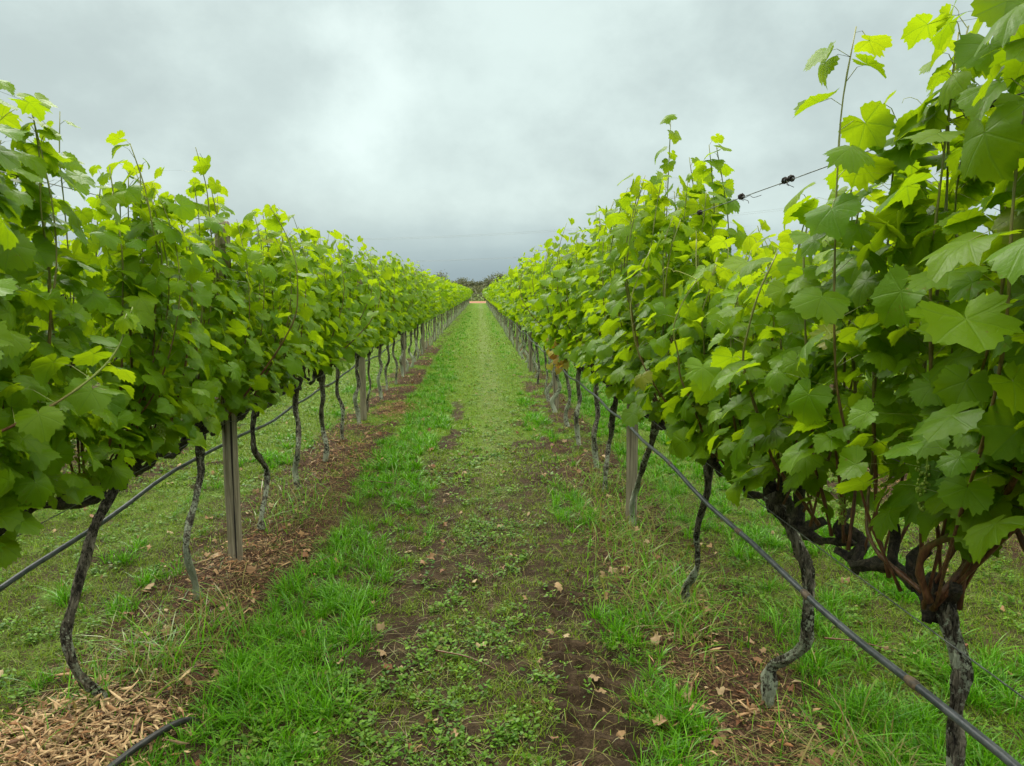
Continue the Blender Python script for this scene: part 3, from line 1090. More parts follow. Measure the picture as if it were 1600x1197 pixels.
# ---- mid and far prototypes, then copies along the rows
rngP = np.random.RandomState(77)
proto1 = [build_vine('grapevine', 300 + k, 1, flat(2.04 + 0.03 * (k % 3), 0.06, 6 + k, k), r=0.017 + 0.0022 * k, bottom=0.97, spike=0.14, lichen=0.3 + 0.12 * k) for k in range(6)]
proto2 = [build_vine('grapevine', 400 + k, 2, flat(2.06 + 0.03 * (k % 3), 0.05, 5 + k, k), r=0.020, bottom=0.95, spike=0.2, lichen=0.9) for k in range(6)]
used = set()


def place_vine(x, y, rng, label, group, lean=0):
    ps = proto1 if math.hypot(x, y) < 19 else proto2
    p = ps[rng.randint(len(ps))]
    if p.name in used:
        v = copy_tree(p)
    else:
        v = p
        used.add(p.name)
    v.location = (x, y, 0)
    v.rotation_euler = (0, 0, PI if rng.rand() < .5 else 0)
    v.scale = (1.0, 1.0, rng.uniform(0.97, 1.035))
    tag(v, label, 'grapevine', group)
    return v


def vine_label(side, y, posts):
    j = sum(1 for p in posts if p < y)
    inside = int(round((y - posts[j - 1]) - 0.5)) + 1 if j else 1
    if j <= 8:
        return f'{side} row grapevine, {ordinal(max(1, min(5, inside)))} trunk past the {ordinal(j)} wooden post from the viewer'
    return f'small distant grapevine towards the far end of the {side} row, past its eighth post'


posts_l = [4.26 + 5.0 * k for k in range(22)]
posts_r = [4.92 + 5.0 * k for k in range(21)]
yl = [5.86 + k for k in range(104)]
yr = [6.55, 7.60, 8.60] + [9.6 + k for k in range(100)]
for y in yl:
    place_vine(XL + rngP.normal(0, .015), y + rngP.normal(0, 0.03), rngP, vine_label('left', y, posts_l), GL)
for y in yr:
    place_vine(XR + rngP.normal(0, .015), y + rngP.normal(0, 0.03), rngP, vine_label('right', y, posts_r), GR)
# rows behind: glimpsed between the leaves
for sx, side in ((XL - 2.5, 'left'), (XR + 2.5, 'right')):
    for k in range(32):
        y = 1.0 + k
        place_vine(sx, y, rngP, f'grapevine glimpsed through the leaves in the next row behind the {side} row', f'grapevines in the row behind the {side} row')
assert len(used) == 12
M_wither = mat_tintleaf('withered_leaf', (0.34, 0.30, 0.03), (0.34, 0.38, 0.04), (0.26, 0.12, 0.03), 0.4, 0.6, 1.3)
rw = np.random.RandomState(31)
for v in [o for o in C.objects if o.get('category') == 'grapevine' and abs(o.location.x - XR) < .1 and 6.9 < o.location.y < 8.2]:
    n = 34
    o_ = np.stack([-np.ones(n), rw.normal(0, .6, n), np.zeros(n)], -1)
    sg = -1 if abs(v.rotation_euler.z) < 1 else 1
    p_ = np.stack([sg * rw.uniform(.12, .30, n), rw.uniform(-.45, .45, n), rw.uniform(.82, 1.12, n)], -1)
    o_[:, 0] *= -sg
    V, T, Ti, Lu = leaves_mesh(TPL[1], p_, o_ * .8 + [0, 0, .6] + rw.normal(0, .4, (n, 3)), o_ * .5 + [0, 0, -.8] + rw.normal(0, .4, (n, 3)),
                               rw.uniform(.035, .065, n), np.stack([rw.rand(n), rw.rand(n), 0 * rw.rand(n)], -1), rw)
    wl = put('withered_foliage', mesh_np('withered_foliage', V, [T], M_wither, tint=Ti), v)
    wl['label'] = 'yellow and brown withered leaves at the bottom of the canopy'


def far_rows():
    """remaining rows, beyond the three hundred single vines: one leafy mass"""
    rng = np.random.RandomState(9)
    Vs, n = [], 0
    segs = [(XL - 2.5, 33, ROW_END), (XR + 2.5, 33, ROW_END), (XL - 5, 1, ROW_END), (XR + 5, 1, ROW_END), (XL - 7.5, 4, ROW_END), (XR + 7.5, 4, ROW_END)]
    pos = []
    for x, a, b in segs:
        m = int((b - a) * 105)
        y = rng.uniform(a, b, m)
        z = rng.uniform(0.95, 2.05, m) + 0.05 * np.sin(y * 2.3)
        z += (rng.rand(m) < .05) * 0.12
        xx = x + rng.choice([-1, 1], m) * rng.uniform(0.05, 0.3, m)
        pos.append(np.stack([xx, y, z], -1))
    pos = np.vstack(pos)
    n = len(pos)
    o = np.stack([np.sign(rng.normal(0, 1, n)), rng.normal(0, .5, n), np.zeros(n)], -1)
    nrm = o * .8 + [0, 0, .7] + rng.normal(0, .35, (n, 3))
    tip = o * .7 + [0, 0, -.8] + rng.normal(0, .35, (n, 3))
    tint = np.stack([np.clip(rng.normal(.3, .16, n), 0, 1), rng.rand(n), np.zeros(n)], -1)
    V, T, Ti, Lu = leaves_mesh(TPL[2][:3], pos, nrm, tip, rng.uniform(.11, .16, n), tint, rng)
    B = Bag()
    for x, a, b in segs:
        for y in np.arange(a, b, 1.0):
            B.tube(np.array([[x, y, 0], [x + rng.normal(0, .03), y, .45], [x, y + .05, .92]]), .03, 5, cap=False)
        B.tube(np.array([[x, a, .88], [x, (a + b) / 2, .9], [x, b, .88]]), .022, 5, cap=False)
    BV = np.vstack(B.V)
    BQ = np.vstack(B.Q) + len(V)
    me = mesh_np('vineyard_rows', np.vstack([V, BV]), [T, BQ], [M_leaf, M_arm],
                 midx=np.concatenate([np.zeros(len(T), int), np.ones(len(BQ), int)]),
                 tint=np.vstack([Ti, np.zeros((len(BV), 3))]), luv=np.vstack([Lu, np.ones((len(BV), 2)) * .3]))
    tag(put('vineyard_rows', me), 'leafy mass of the outer vineyard rows behind the two front rows', 'vineyard rows', kind='stuff')


far_rows()

# ------------------------------------------------------------------ trellis: posts, wires, pipes
WZ = (0.875, 1.22, 1.60, 1.98)


def post_mesh(seed, r, h=1.995):
    rng = np.random.RandomState(seed)
    z = np.concatenate([[-0.1], np.linspace(0, h - 0.02, 16), [h - 0.006, h]])
    P = np.stack([0.006 * np.sin(z * 2 + seed), 0.005 * np.cos(z * 1.7), z], -1)
    rad = np.full(len(z), r) * (1 + 0.02 * np.sin(z * 9 + seed))
    rad[-2] *= 0.95
    rad[-1] *= 0.86
    b = Bag()
    b.tube(P, rad, 22, rough=0.035, seed=seed, stretch=1.2)
    return b.mesh('post_shaft', M_post)


def make_post(seed, r):
    root = bpy.data.objects.new('trellis_post', None)
    root.empty_display_size = .2
    C.objects.link(root)
    put('post_shaft', post_mesh(seed, r), root)
    for z in WZ:
        a = np.linspace(0, 2 * PI, 15)
        b = Bag()
        b.tube(np.stack([(r + .002) * np.cos(a), (r + .002) * np.sin(a), z + 0.008 * np.sin(a)], -1), .0016, 5)
        put('wire_tie', b.mesh('wire_tie', M_wire), root)
    return root


pp = [make_post(3, 0.041), make_post(8, 0.039)]
first = {0: True, 1: True}
for side, xs, ps, gi in (('left', XL, posts_l, 0), ('right', XR, posts_r, 1)):
    for k, y in enumerate(ps):
        if first[gi]:
            p = pp[gi]
            first[gi] = False
        else:
            p = copy_tree(pp[k % 2])
        p.location = (xs + (0.03 if (k == 0 and gi == 0) else 0.0), y, -0.02 if k else 0)
        p.rotation_euler = (R(rngP.normal(0, .6 * (k > 0))), R(rngP.normal(0, .6 * (k > 0))), rngP.uniform(0, 6))
        if k == 0:
            lab = 'round weathered grey-brown trellis post nearest the viewer in the %s row' % side
        elif k < 10:
            lab = '%s grey wooden trellis post from the viewer in the %s row' % (ordinal(k + 1), side)
        else:
            lab = 'tiny far-off wooden trellis post near the end of the %s row' % side
        tag(p, lab, 'post', 'wooden trellis posts of the %s row' % side)
for side, xs in (('left', XL - 2.5), ('right', XR + 2.5)):
    for k in range(6):
        p = copy_tree(pp[k % 2])
        p.location = (xs, 3.6 + 5 * k, 0)
        tag(p, 'wooden trellis post half hidden in the row behind the %s row' % side, 'post', 'posts in the row behind the %s row' % side)

NAMES = ('lowest', 'second', 'third', 'top')
for side, xs, off in (('left', XL, 4.3), ('right', XR, 5.05), ('next left', XL - 2.5, 3.6), ('next right', XR + 2.5, 3.6)):
    for z, nm in zip(WZ, NAMES):
        ys = np.concatenate([np.arange(-4, 30, 0.5), np.arange(30, ROW_END, 2.5)])
        f = ((ys - off) % 5.0) / 5.0
        sag = 0.022 * 4 * f * (1 - f)
        sx = 0.047 if xs > -1.2 else -0.047
        P = np.stack([np.full(len(ys), xs - sx * 0.9), ys, z - sag], -1)
        b = Bag()
        b.tube(P, 0.0018, 5)
        what = {'left': 'of the left row', 'right': 'of the right row', 'next left': 'of the row behind the left row', 'next right': 'of the row behind the right row'}[side]
        tag(put('trellis_wire', b.mesh('trellis_wire', M_wire)), f'thin grey {nm} trellis wire {what}', 'wire', 'trellis wires ' + what)


def pipe(x, z, r, off, side, behind, em):
    ys = np.concatenate([np.arange(-3, 20, 0.25), np.arange(20, ROW_END, 2.5)])
    f = ((ys - off) % 5.0) / 5.0
    zz = z - 0.035 * 4 * f * (1 - f) * (ys < 20) + 0.012 * np.sin(ys * 2.1) + 0.008 * np.sin(ys * 5.3 + 1)
    P = np.stack([x + 0.010 * np.sin(ys * 1.3), ys, zz], -1)
    b = Bag()
    b.tube(P, r, 14)
    o = tag(put('irrigation_pipe', b.mesh('irrigation_pipe', M_pipe)), f'long blue-black plastic irrigation pipe strung along the {side} row {behind}', 'pipe')
    for y in em:
        i = np.interp(y, ys, np.arange(len(ys)))
        c = np.array([np.interp(y, ys, P[:, k]) for k in range(3)])
        c2 = np.array([np.interp(y + 0.045, ys, P[:, k]) for k in range(3)])
        b = Bag()
        t = np.linspace(0, 1, 6)[:, None]
        b.tube(c + (c2 - c) * t, r * np.array([1.02, 1.22, 1.25, 1.25, 1.22, 1.02]), 14)
        put('drip_coupling', b.mesh('drip_coupling', M_rust), o)


pipe(XR - 0.065, 0.745, 0.0095, 4.92, 'right', 'in front of its trunks', (1.52, 2.06, 2.62, 3.6, 4.7, 5.9, 7.1, 8.3))
pipe(XL - 0.075, 0.695, 0.0095, 4.26, 'left', 'behind its trunks', (1.8, 2.9, 4.0, 5.1, 6.2, 7.4))
b = Bag()
b.tube(spline([(-1.36, 1.85, .03), (-1.24, 2.15, .07), (-1.155, 2.36, .085), (-1.08, 2.55, .06), (-1.03, 2.66, -.03)], 24), 0.0115, 14)
tag(put('drip_hose', b.mesh('drip_hose', M_pipe_end)), 'black hose end half buried in pale wood chips, bottom left', 'hose')

# dried tendrils wound round the wires
rk = np.random.RandomState(4)
for x, y, z, lab in ((XR - .04, 2.83, 1.963, 'dark dried tendril knot with a dangling tail on the right top wire'),
                     (XR - .04, 2.40, 1.963, 'long dark dried tendril wrap on the right top wire below the tall leaves'),
                     (XR - .04, 1.45, 1.97, 'dark dried tendril knot on the top wire at the right edge'),
                     (XR - .04, 3.36, 1.96, 'small dark tendril scrap on the right top wire at the leafy peak'),
                     (XL + .04, 2.45, 1.965, 'dark dried tendril wrap on the left top wire'),
                     (XL + .04, 2.6, 1.585, 'dark dried tendril wrap on the third left wire among leaves')):
    b = Bag()
    ln = 0.07 if 'wrap' in lab else 0.022
    for q in range(3):
        t = np.linspace(0, 1, 36)
        a = t * rk.uniform(20, 40) + rk.uniform(0, 6)
        rr = 0.0060 + rk.uniform(0, .005) * np.sin(t * 9)
        b.tube(np.stack([rr * np.cos(a), (t - .5) * ln, rr * np.sin(a)], -1), 0.0022, 5)
    for q in range(3):
        a = rk.uniform(0, 6)
        pts = [(0, rk.uniform(-.4, .4) * ln, 0)]
        for j in range(4):
            pts.append((pts[-1][0] + rk.normal(0, .008), pts[-1][1] - rk.uniform(0, .014), pts[-1][2] - rk.uniform(-.002, .012)))
        b.tube(spline(pts, 14), 0.0011, 5)
    if 'tail' in lab:
        b.tube(spline([(0, 0, 0), (.0, -.03, -.01), (.01, -.06, -.004), (.01, -.10, -.016), (.02, -.15, -.014)], 20), 0.0011, 5)
    tag(put('dried_tendril', b.mesh('dried_tendril', M_dead), loc=(x, y, z)), lab, 'dried tendril', 'dried tendrils wound on the wires')

# ------------------------------------------------------------------ grass, weeds, chips, litter
def sample(rng, n, ya, yb, pw, xlim=6.0):
    """random ground points, thinner with distance"""
    u = rng.rand(n)
    if abs(pw - 1) < 1e-6:
        y = ya * (yb / ya) ** u
    else:
        q = 1 - pw
        y = (ya ** q + u * (yb ** q - ya ** q)) ** (1 / q)
    lo = np.maximum(-0.70 * y - 0.5, -xlim)
    hi = np.minimum(0.78 * y + 0.5, xlim)
    x = lo + rng.rand(n) * (hi - lo)
    # compensate the widening wedge
    keep = rng.rand(n) < (hi - lo) / (2 * xlim)
    return x[keep], y[keep]


def blades(name, x, y, h, w, tint, mat, rng, lean=0.5, seg=3, label='', z0=None, az=None):
    n = len(x)
    z = height(x, y) - 0.004 if z0 is None else z0
    a = rng.rand(n) * 2 * PI if az is None else az
    dx, dy = np.cos(a), np.sin(a)
    ln = rng.rand(n) * lean * 1.5 + 0.1
    tw = a + PI / 2 + rng.normal(0, .5, n)
    sx, sy = np.cos(tw), np.sin(tw)
    V = []
    for k in range(seg + 1):
        t = k / seg
        cx = x + dx * h * ln * t ** 1.8
        cy = y + dy * h * ln * t ** 1.8
        cz = z + h * (t - 0.28 * ln * t * t)
        ww = w * (1 - t) ** 0.6 * (0.7 + 0.6 * t)
        if k < seg:
            V.append(np.stack([cx - sx * ww, cy - sy * ww, cz], -1))
            V.append(np.stack([cx + sx * ww, cy + sy * ww, cz], -1))
        else:
            V.append(np.stack([cx, cy, cz], -1))
    V = np.stack(V, 1)
    m = V.shape[1]
    b = (np.arange(n) * m)[:, None]
    Q = np.vstack([np.concatenate([b + 2 * k, b + 2 * k + 1, b + 2 * k + 3, b + 2 * k + 2], 1) for k in range(seg - 1)]) if seg > 1 else np.zeros((0, 4), int)
    e = 2 * (seg - 1)
    T = np.concatenate([b + e, b + e + 1, b + e + 2], 1)
    return V.reshape(-1, 3), Q, T, np.repeat(tint, m, 0)


def make_stuff(name, parts, mat, label, cat):
    b = Bag()
    for V, Q, T, ti in parts:
        b.add(V, Q, T, ti)
    tag(put(name, b.mesh(name, mat)), label, cat, kind='stuff')


rg = np.random.RandomState(21)
# tall grass in radiating tufts
parts = []
for (nc, per, ya, yb, sc) in ((20000, 20, 1.5, 6, 1.0), (13000, 18, 6, 18, 1.8), (9000, 9, 18, 60, 3.8)):
    x, y = sample(rg, nc, ya, yb, 1.0)
    mk = masks(x, y)
    k = rg.rand(len(x)) < mk['lush']
    cx, cy = x[k], y[k]
    big = rg.uniform(.55, 1.25, len(cx)) * (0.7 + 0.6 * vnoise(cx * 4, cy * 4, 41))
    cx, cy, big = np.repeat(cx, per), np.repeat(cy, per), np.repeat(big, per)
    hue = np.repeat(rg.normal(0, .12, len(cx) // per), per)
    m = len(cx)
    a = rg.rand(m) * 2 * PI
    rad = np.abs(rg.normal(0, .017, m)) * (1 + .4 * sc)
    x, y = cx + np.cos(a) * rad, cy + np.sin(a) * rad
    h = rg.uniform(0.040, 0.105, m) * big
    ti = np.stack([np.clip(rg.normal(.45, .25, m) + hue, 0, 1), (rg.rand(m) < .04) * 0.7, np.zeros(m)], -1)
    parts.append(blades('g', x, y, h, 0.0029 * sc * rg.uniform(.6, 1.4, m), ti, None, rg, 0.95, 4 if sc < 1.5 else (3 if sc < 3 else 2), az=a + rg.normal(0, .5, m)))
make_stuff('grass', parts, M_grass, 'tall bright green grass in bands beside the wheel tracks', 'grass')

# short mown turf
parts = []
for (n, ya, yb, sc) in ((480000, 1.5, 6, 1.0), (330000, 6, 18, 2.0), (150000, 18, 75, 4.5)):
    x, y = sample(rg, n, ya, yb, 1.0)
    mk = masks(x, y)
    k = rg.rand(len(x)) < mk['turf'] * (np.where(mk['main'], 0.12, 0.4) + np.where(mk['main'], 0.88, 0.6) * ss(vnoise(x * 13, y * 13, 61) * .6 + mk['fin'] * .4, .33, .58))
    x, y = x[k], y[k]
    m = len(x)
    wn = mk['worn'][k]
    h = rg.uniform(0.015, 0.046, m) * (1 + 0.10 * sc) * (1 - 0.45 * wn)
    ti = np.stack([np.clip(rg.normal(.45, .3, m) + .1 * wn, 0, 1), np.clip((rg.rand(m) < .12 + .15 * wn) * rg.rand(m) + .12 * wn * rg.rand(m), 0, 1), np.zeros(m)], -1)
    parts.append(blades('t', x, y, h, 0.0021 * sc * rg.uniform(.7, 1.5, m), ti, None, rg, 1.3, 2))
make_stuff('turf', parts, M_turf, 'short mown turf covering the aisle floor', 'turf')

# dry straw and dead grass
parts = []
for (n, ya, yb, sc) in ((170000, 1.5, 6, 1.2), (60000, 6, 20, 2.0)):
    x, y = sample(rg, n, ya, yb, 1.0)
    mk = masks(x, y)
    k = rg.rand(len(x)) < (mk['dry'] * 0.55 * ss(mk['med'], .35, .6) + 0.10 * mk['main'])
    x, y = x[k], y[k]
    m = len(x)
    h = rg.uniform(0.02, 0.07, m)
    ti = np.stack([rg.rand(m), rg.choice([0.3, .8, 1.0], m), np.zeros(m)], -1)
    parts.append(blades('d', x, y, h, 0.0014 * sc * rg.uniform(.6, 1.6, m), ti, None, rg, 3.2, 3))
# seed-head grass standing at the trunk feet of the right row
for cx, cy, sp, n in ((.98, 3.75, .28, 700), (.95, 4.7, .3, 600), (1.25, 2.0, .25, 700), (-1.3, 3.2, .25, 520), (-1.5, 2.9, .2, 300), (1.0, 5.8, .3, 450), (-1.35, 5.3, .3, 400), (.95, 3.3, .15, 250)):
    x, y = rg.normal(cx, sp * .55, n), rg.normal(cy, sp, n)
    h = 0.04 + 0.17 * rg.rand(n) ** 1.8
    ti = np.stack([rg.rand(n), (rg.rand(n) < .5) * rg.uniform(.4, 1, n), np.zeros(n)], -1)
    parts.append(blades('d', x, y, h, 0.0034 * rg.uniform(.5, 1.5, n), ti, None, rg, 1.3, 4))
make_stuff('dry_grass', parts, M_grass, 'dry straw and thin seed grass on the strips below the vines', 'dry grass')

# broad-leaved weeds: small rounded leaves near the soil
def weeds(x, y, s, rng, hh, az, hue):
    n = len(x)
    a = np.linspace(0, 2 * PI, 6, endpoint=False)
    tv = np.vstack([[[0, 0.5, 0.06]], np.stack([0.30 * np.sin(a), 0.5 - 0.5 * np.cos(a), 0.03 * np.sin(a * 3)], -1)])
    tt = np.array([[0, 1 + k, 1 + (k + 1) % 6] for k in range(6)])
    z = height(x, y) + rng.uniform(0.004, 1, n) * hh
    az = az + rng.normal(0, .5, n)
    o = np.stack([np.cos(az), np.sin(az), 0 * az], -1)
    nrm = np.stack([np.zeros(n), np.zeros(n), np.ones(n)], -1) + rng.normal(0, .30, (n, 3)) - o * 0.25
    ti = np.stack([np.clip(rng.normal(.42, .2, n) + hue, 0, 1), (rng.rand(n) < .05) * .8, np.zeros(n)], -1)
    V, T, Ti, _ = leaves_mesh([(tv, tt)], np.stack([x, y, z], -1), nrm, o, s, ti, rng)
    return V, None, T, Ti


parts = []
for (n, ya, yb, sc, per) in ((62000, 1.5, 6, 1.0, 9), (38000, 6, 20, 1.7, 6)):
    x, y = sample(rg, n, ya, yb, 1.0)
    mk = masks(x, y)
    k = rg.rand(len(x)) < mk['clover'] * 0.95 * (0.06 + 0.94 * ss(vnoise(x * 8, y * 8, 51) * .6 + mk['fin'] * .4, .36, .62))
    cx, cy = x[k], y[k]
    ps = rg.uniform(.35, 1.0, len(cx)) ** 1.4
    hue = rg.normal(0, .16, len(cx))
    cx, cy, ps, hue = (np.repeat(q, per) for q in (cx, cy, ps, hue))
    m = len(cx)
    az = rg.rand(m) * 2 * PI
    rad = rg.uniform(.1, 1, m) * .032 * ps * sc
    parts.append(weeds(cx + np.cos(az) * rad, cy + np.sin(az) * rad, rg.uniform(.010, .026, m) * (.45 + .75 * ps) * sc, rg, 0.022 + 0.016 * ps, az, hue))
make_stuff('broadleaf_weeds', parts, M_clover, 'low clover-like weeds down the middle of the aisle', 'weeds')


def chips(x, y, ln, wd, rng, col, lift=0.02, tilt=0.3):
    n = len(x)
    a = rng.rand(n) * 2 * PI
    d = np.stack([np.cos(a), np.sin(a), rng.normal(0, tilt, n)], -1)
    d = norm(d)
    s = norm(np.cross(d, np.array([0, 0, 1.0]) + rng.normal(0, .4, (n, 3))))
    u = np.cross(s, d)
    c = np.stack([x, y, height(x, y) + rng.rand(n) * lift], -1)
    V = []
    for sx, sy in ((-1, -1), (-.2, -.7), (.25, -.9), (1, -.35), (1, .3), (.3, .8), (-.3, .75), (-1, .9)):
        bend = 0.05 * (1 - sx * sx)
        for up in (0.0, 1.0):
            V.append(c + d * (ln * sx * (1 + .35 * sy))[:, None] + s * (wd * sy * (1 - .55 * max(sx, 0)))[:, None] + u * (bend * ln + up * wd * 0.35)[:, None])
    V = np.stack(V, 1)
    m = 16
    b = (np.arange(n) * m)[:, None]
    Q = []
    for k in range(8):
        j = (k + 1) % 8
        Q.append(np.concatenate([b + 2 * k, b + 2 * j, b + 2 * j + 1, b + 2 * k + 1], 1))
    # top faces as quads
    for q in ((1, 3, 13, 15), (3, 5, 11, 13), (5, 7, 9, 11)):
        Q.append(np.concatenate([b + i for i in q], 1))
    return V.reshape(-1, 3), np.vstack(Q), None, np.repeat(col, m, 0)


parts = []
# bright heap in the left foreground
x = rg.uniform(-2.0, -1.0, 9500)
y = rg.uniform(1.9, 3.1, 9500)
k = rg.rand(9500) < np.exp(-(((x + 1.50) / .34) ** 2 + ((y - 2.42) / .32) ** 2) ** 1.3)
x, y = x[k], y[k]
m = len(x)
parts.append(chips(x, y, np.clip(rg.lognormal(-4.1, .6, m), .005, .06), np.clip(rg.lognormal(-5.75, .5, m), .001, .010), rg,
                   np.stack([np.clip(rg.normal(.62, .36, m), 0, 1), (rg.rand(m) < .22) * rg.uniform(.3, 1, m), 0 * x], -1), 0.04))
for cx, cy, r_, n in ((-1.14, 10.0, .35, 1500), (-1.35, 4.25, .3, 700), (-1.28, 6.9, .4, 900), (-1.5, 8.3, .4, 500), (3.5, 5.4, .5, 900), (-3.9, 8, .5, 700), (1.0, 2.6, .3, 260)):
    x, y = rg.normal(cx, r_ * .5, n), rg.normal(cy, r_, n)
    parts.append(chips(x, y, np.clip(rg.lognormal(-4.5, .55, n), .004, .04), np.clip(rg.lognormal(-5.9, .5, n), .001, .008), rg,
                       np.stack([np.clip(rg.normal(.25, .25, n), 0, 1), (rg.rand(n) < .3) * .8, 0 * x], -1), 0.05))
# thin scatter of dark mulch over the strips
for (n, ya, yb, sc) in ((90000, 1.5, 6, 1.0), (60000, 6, 20, 1.3)):
    x, y = sample(rg, n, ya, yb, 1.0)
    mk = masks(x, y)
    k = rg.rand(len(x)) < (mk['strip'] * .5 + mk['bare'] * .04)
    x, y = x[k], y[k]
    m = len(x)
    parts.append(chips(x, y, rg.uniform(.004, .020, m) * sc, rg.uniform(.0012, .0045, m) * sc, rg,
                       np.stack([rg.rand(m) ** 2 * .8, np.clip(rg.normal(.65, .3, m), 0, 1), 0 * x], -1), 0.012))
make_stuff('wood_mulch', parts, M_chip, 'shredded wood chip mulch under the vines, pale heap in the left foreground', 'mulch')

# fallen dry leaves, too many to count
def litter(x, y, s, rng, tint, lift=0.006):
    n = len(x)
    tps = [leaf_template(13, rng, False, 0.03) for _ in range(5)]
    tps = [(np.stack([v[:, 0], v[:, 1], v[:, 2] * 2.4 + 0.1 * np.sin(v[:, 0] * 5)], -1), t) for v, t in tps]
    az = rng.rand(n) * 2 * PI
    o = np.stack([np.cos(az), np.sin(az), 0 * az], -1)
    nrm = np.stack([np.zeros(n), np.zeros(n), np.ones(n)], -1) + rng.normal(0, .35, (n, 3))
    V, T, Ti, _ = leaves_mesh(tps, np.stack([x, y, height(x, y) + lift + rng.rand(n) * .015], -1), nrm, o, s, tint, rng)
    return V, None, T, Ti


x, y = sample(rg, 8500, 1.6, 26, 1.0)
mk = masks(x, y)
k = rg.rand(len(x)) < 0.12 + 0.5 * mk['strip'] + 0.15 * mk['bare']
x, y = x[k], y[k]
m = len(x)
parts = [litter(x, y, rg.uniform(.010, .030, m) * (1 + y * .02), rg, np.stack([rg.rand(m), rg.rand(m) ** 1.5, 0 * x], -1), 0.012)]
make_stuff('leaf_litter', parts, M_litter, 'scattered curled brown fallen leaves over the aisle', 'leaf litter')

# a few fallen leaves that stand out on their own
SIN = [(.66, 2.55, .05, .45, .3, 'large curled tan fallen leaf on the soil, bottom right of the tyre tracks'),
       (-.60, 2.62, .026, 0, .9, 'orange-brown fallen leaf lying on the grass in the left foreground'),
       (.00, 3.15, .030, .8, .0, 'pale curled fallen leaf standing in the clover at the aisle middle'),
       (.50, 2.85, .020, .5, .2, 'small yellow-brown fallen leaf beside the right wheel track'),
       (-.02, 3.9, .034, .8, .05, 'pale tan folded fallen leaf at the centre of the aisle'),
       (.80, 3.15, .040, .6, .1, 'yellow-green fallen leaf on bare soil left of the kneeling trunk')]
for x_, y_, s, a_, b_, lab in SIN:
    V, _, T, Ti = litter(np.array([x_]), np.array([y_]), np.array([s]), rg, np.array([[a_, b_, 0.]]), .02)
    tag(put('fallen_leaf', mesh_np('fallen_leaf', V, [T], M_litter, tint=Ti)), lab, 'fallen leaf', 'single fallen leaves in the foreground')
# pruned canes on the ground
for pts, r_, lab in (([(-.20, 3.1, .03), (-.05, 3.02, .035), (.08, 2.92, .02)], .004, 'dark pruned cane lying across the middle of the aisle'),
                     ([(-.98, 6.1, .03), (-.80, 6.0, .04), (-.62, 5.95, .03)], .005, 'dark pruned cane lying beside the left mulch strip'),
                     ([(1.55, 3.1, .05), (1.68, 3.05, .055), (1.82, 2.98, .04)], .004, 'thin red-brown pruned cane on the grass behind the right row'),
                     ([(-1.05, 3.75, .02), (-.98, 4.1, .04), (-.86, 4.4, .03)], .003, 'pale thin pruned cane on bare soil right of the first left post')):
    o = put('pruned_cane', cane_mesh(spline(pts, 9), rg, r_, 0.0))
    tag(o, lab, 'cane', 'pruned canes on the ground')

# ------------------------------------------------------------------ far tree belt and power lines
M_tree = mat_tintleaf('gum_foliage', (0.085, 0.105, 0.055), (0.15, 0.17, 0.09), (0.19, 0.16, 0.10), 0.2, 0.7)
M_tbark = mat_simple('gum_bark', (0.16, 0.14, 0.12), (0.32, 0.29, 0.25), 3, 0.8)
TH = 0.12


def tree_meshes(seed, h, w, sparse):
    rng = np.random.RandomState(seed)
    b = Bag()
    b.tube(spline([(0, 0, -.2), (.1, 0, h * .2), (-.1, .1, h * .45), (.1, 0, h * .8)], 10), np.linspace(.16, .05, 10), 7)
    cl = []
    for k in range(9):
        a = rng.uniform(0, 6.3)
        z0 = h * rng.uniform(.25, .6)
        e = np.array([math.cos(a) * w * rng.uniform(.3, .9), math.sin(a) * w * rng.uniform(.3, .9), h * rng.uniform(.6, .97)])
        b.tube(spline([(0, 0, z0), (e[0] * .5, e[1] * .5, z0 + (e[2] - z0) * .6), e], 7), np.linspace(.06, .02, 7), 5)
        cl.append(e)
        cl.append(e * [0.6, .6, .85] + rng.normal(0, .2, 3))
    for k in range(8):
        cl.append(np.array([rng.normal(0, w * .4), rng.normal(0, w * .4), h * rng.uniform(.3, .75)]))
    cl = np.array(cl)
    n = 2600 if not sparse else 1100
    c = cl[rng.randint(len(cl), size=n)]
    p = c + rng.normal(0, 1, (n, 3)) * [w * .17, w * .17, h * .055]
    p[:, 2] = np.maximum(p[:, 2], .2)
    V = p[:, None] + rng.normal(0, TH, (n, 3, 3))
    T = np.arange(n * 3).reshape(-1, 3)
    ti = np.stack([np.repeat(np.clip(rng.normal(.4, .3, n), 0, 1), 3), np.repeat(rng.rand(n) * .3, 3), np.zeros(n * 3)], -1)
    return b.mesh('trunk', M_tbark), mesh_np('crown', V.reshape(-1, 3), [T], M_tree, tint=ti, smooth=False)


rt = np.random.RandomState(12)
tm = [tree_meshes(1, 5.4, 2.6, False), tree_meshes(2, 4.6, 3.0, False), tree_meshes(3, 6.2, 2.4, True), tree_meshes(4, 4.2, 2.4, False)]
spots = [(-7.9, 150, 2, 'taller thin-crowned gum tree rising just above the left row, far end'),
         (-5.2, 153, 1, 'low dense gum tree right of the taller one behind the left row'),
         (-1.9, 150, 3, 'grey-green gum tree left of the gap at the end of the aisle'),
         (1.2, 152, 1, 'grey-green gum tree centred in the gap at the end of the aisle'),
         (3.5, 149, 0, 'gum tree with a ragged top right of the aisle gap'),
         (6.4, 151, 3, 'gum tree just above the far tip of the right row')]
for x in list(range(-58, -9, 5)) + list(range(10, 66, 5)):
    spots.append((x + rt.uniform(-1.5, 1.5), rt.uniform(147, 160), rt.randint(4),
                  'distant gum tree of the belt hidden behind the %s row' % ('left' if x < 0 else 'right')))
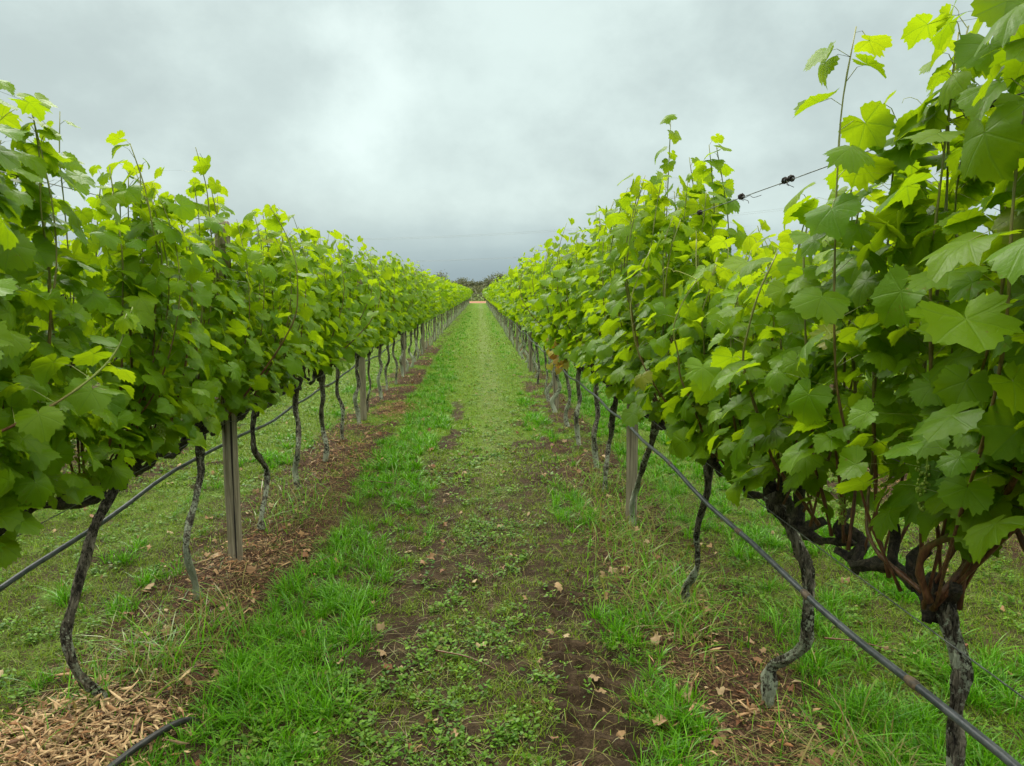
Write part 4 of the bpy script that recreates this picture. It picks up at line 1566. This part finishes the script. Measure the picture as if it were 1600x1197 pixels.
for x, y, k, lab in spots:
    root = bpy.data.objects.new('gum_tree', None)
    C.objects.link(root)
    root.location = (x, y, 0)
    root.rotation_euler = (0, 0, rt.uniform(0, 6))
    s = rt.uniform(.9, 1.08)
    root.scale = (s, s, s)
    put('trunk', tm[k][0], root)
    put('crown', tm[k][1], root)
    tag(root, lab, 'tree', 'gum trees of the far belt')
# low scrub below the trees
n = 34000
x = rt.uniform(-75, 80, n)
y = rt.uniform(138.5, 162, n)
hh = 1.2 + 2.8 * fbm(x * .35, y * .35, 71)
z = rt.rand(n) ** .7 * hh
V = np.stack([x, y, z], -1)[:, None] + rt.normal(0, .17, (n, 3, 3))
ti = np.stack([np.repeat(rt.rand(n) * .8, 3), np.repeat(rt.rand(n) * .5, 3), np.zeros(n * 3)], -1)
tag(put('scrub', mesh_np('scrub', V.reshape(-1, 3), [np.arange(n * 3).reshape(-1, 3)], M_tree, tint=ti, smooth=False)),
    'low grey-green scrub under the far belt of trees', 'scrub', kind='stuff')

M_cable = mat_simple('cable', (0.25, 0.28, 0.31), (0.32, 0.34, 0.37), 1, 0.6)
M_pole = mat_simple('pole_wood', (0.14, 0.11, 0.09), (0.22, 0.19, 0.16), 2, 0.8)
PA, PB = np.array([-75.0, 128.0, 0]), np.array([48.0, 84.0, 0])
for q, (pp_, side) in enumerate(((PA, 'left'), (PB, 'right'))):
    root = bpy.data.objects.new('power_pole', None)
    C.objects.link(root)
    root.location = pp_
    b = Bag()
    b.tube(np.array([[0, 0, -.3], [0, 0, 6], [0, 0, 13.2]]), [.17, .15, .11], 12)
    put('pole_shaft', b.mesh('pole_shaft', M_pole), root)
    for z in (12.6, 9.4):
        b = Bag()
        b.tube(np.array([[-.35, -1.0, z], [.35, 1.0, z]]), .06, 4)
        put('cross_arm', b.mesh('cross_arm', M_pole), root)
    tag(root, 'wooden power pole hidden behind the %s row, carrying thin lines' % side, 'power pole', 'power poles past the vineyard')
for zh, off, lab in ((12.7, -1.0, 'highest thin power line crossing the sky above the aisle end'),
                     (12.7, 1.0, 'second highest thin power line crossing the low sky'),
                     (9.5, -1.0, 'third thin power line in the blue-grey band of sky'),
                     (9.5, 1.0, 'lowest thin power line just above the far trees')):
    t = np.linspace(0, 1, 40)[:, None]
    o = np.array([.35 * off, off, 0])
    P = PA + o + (PB - PA) * t
    P[:, 2] = zh - 4 * 3.6 * (t * (1 - t))[:, 0]
    b = Bag()
    b.tube(P, 0.011, 5)
    tag(put('power_line', b.mesh('power_line', M_cable)), lab, 'power line', 'power lines across the sky')
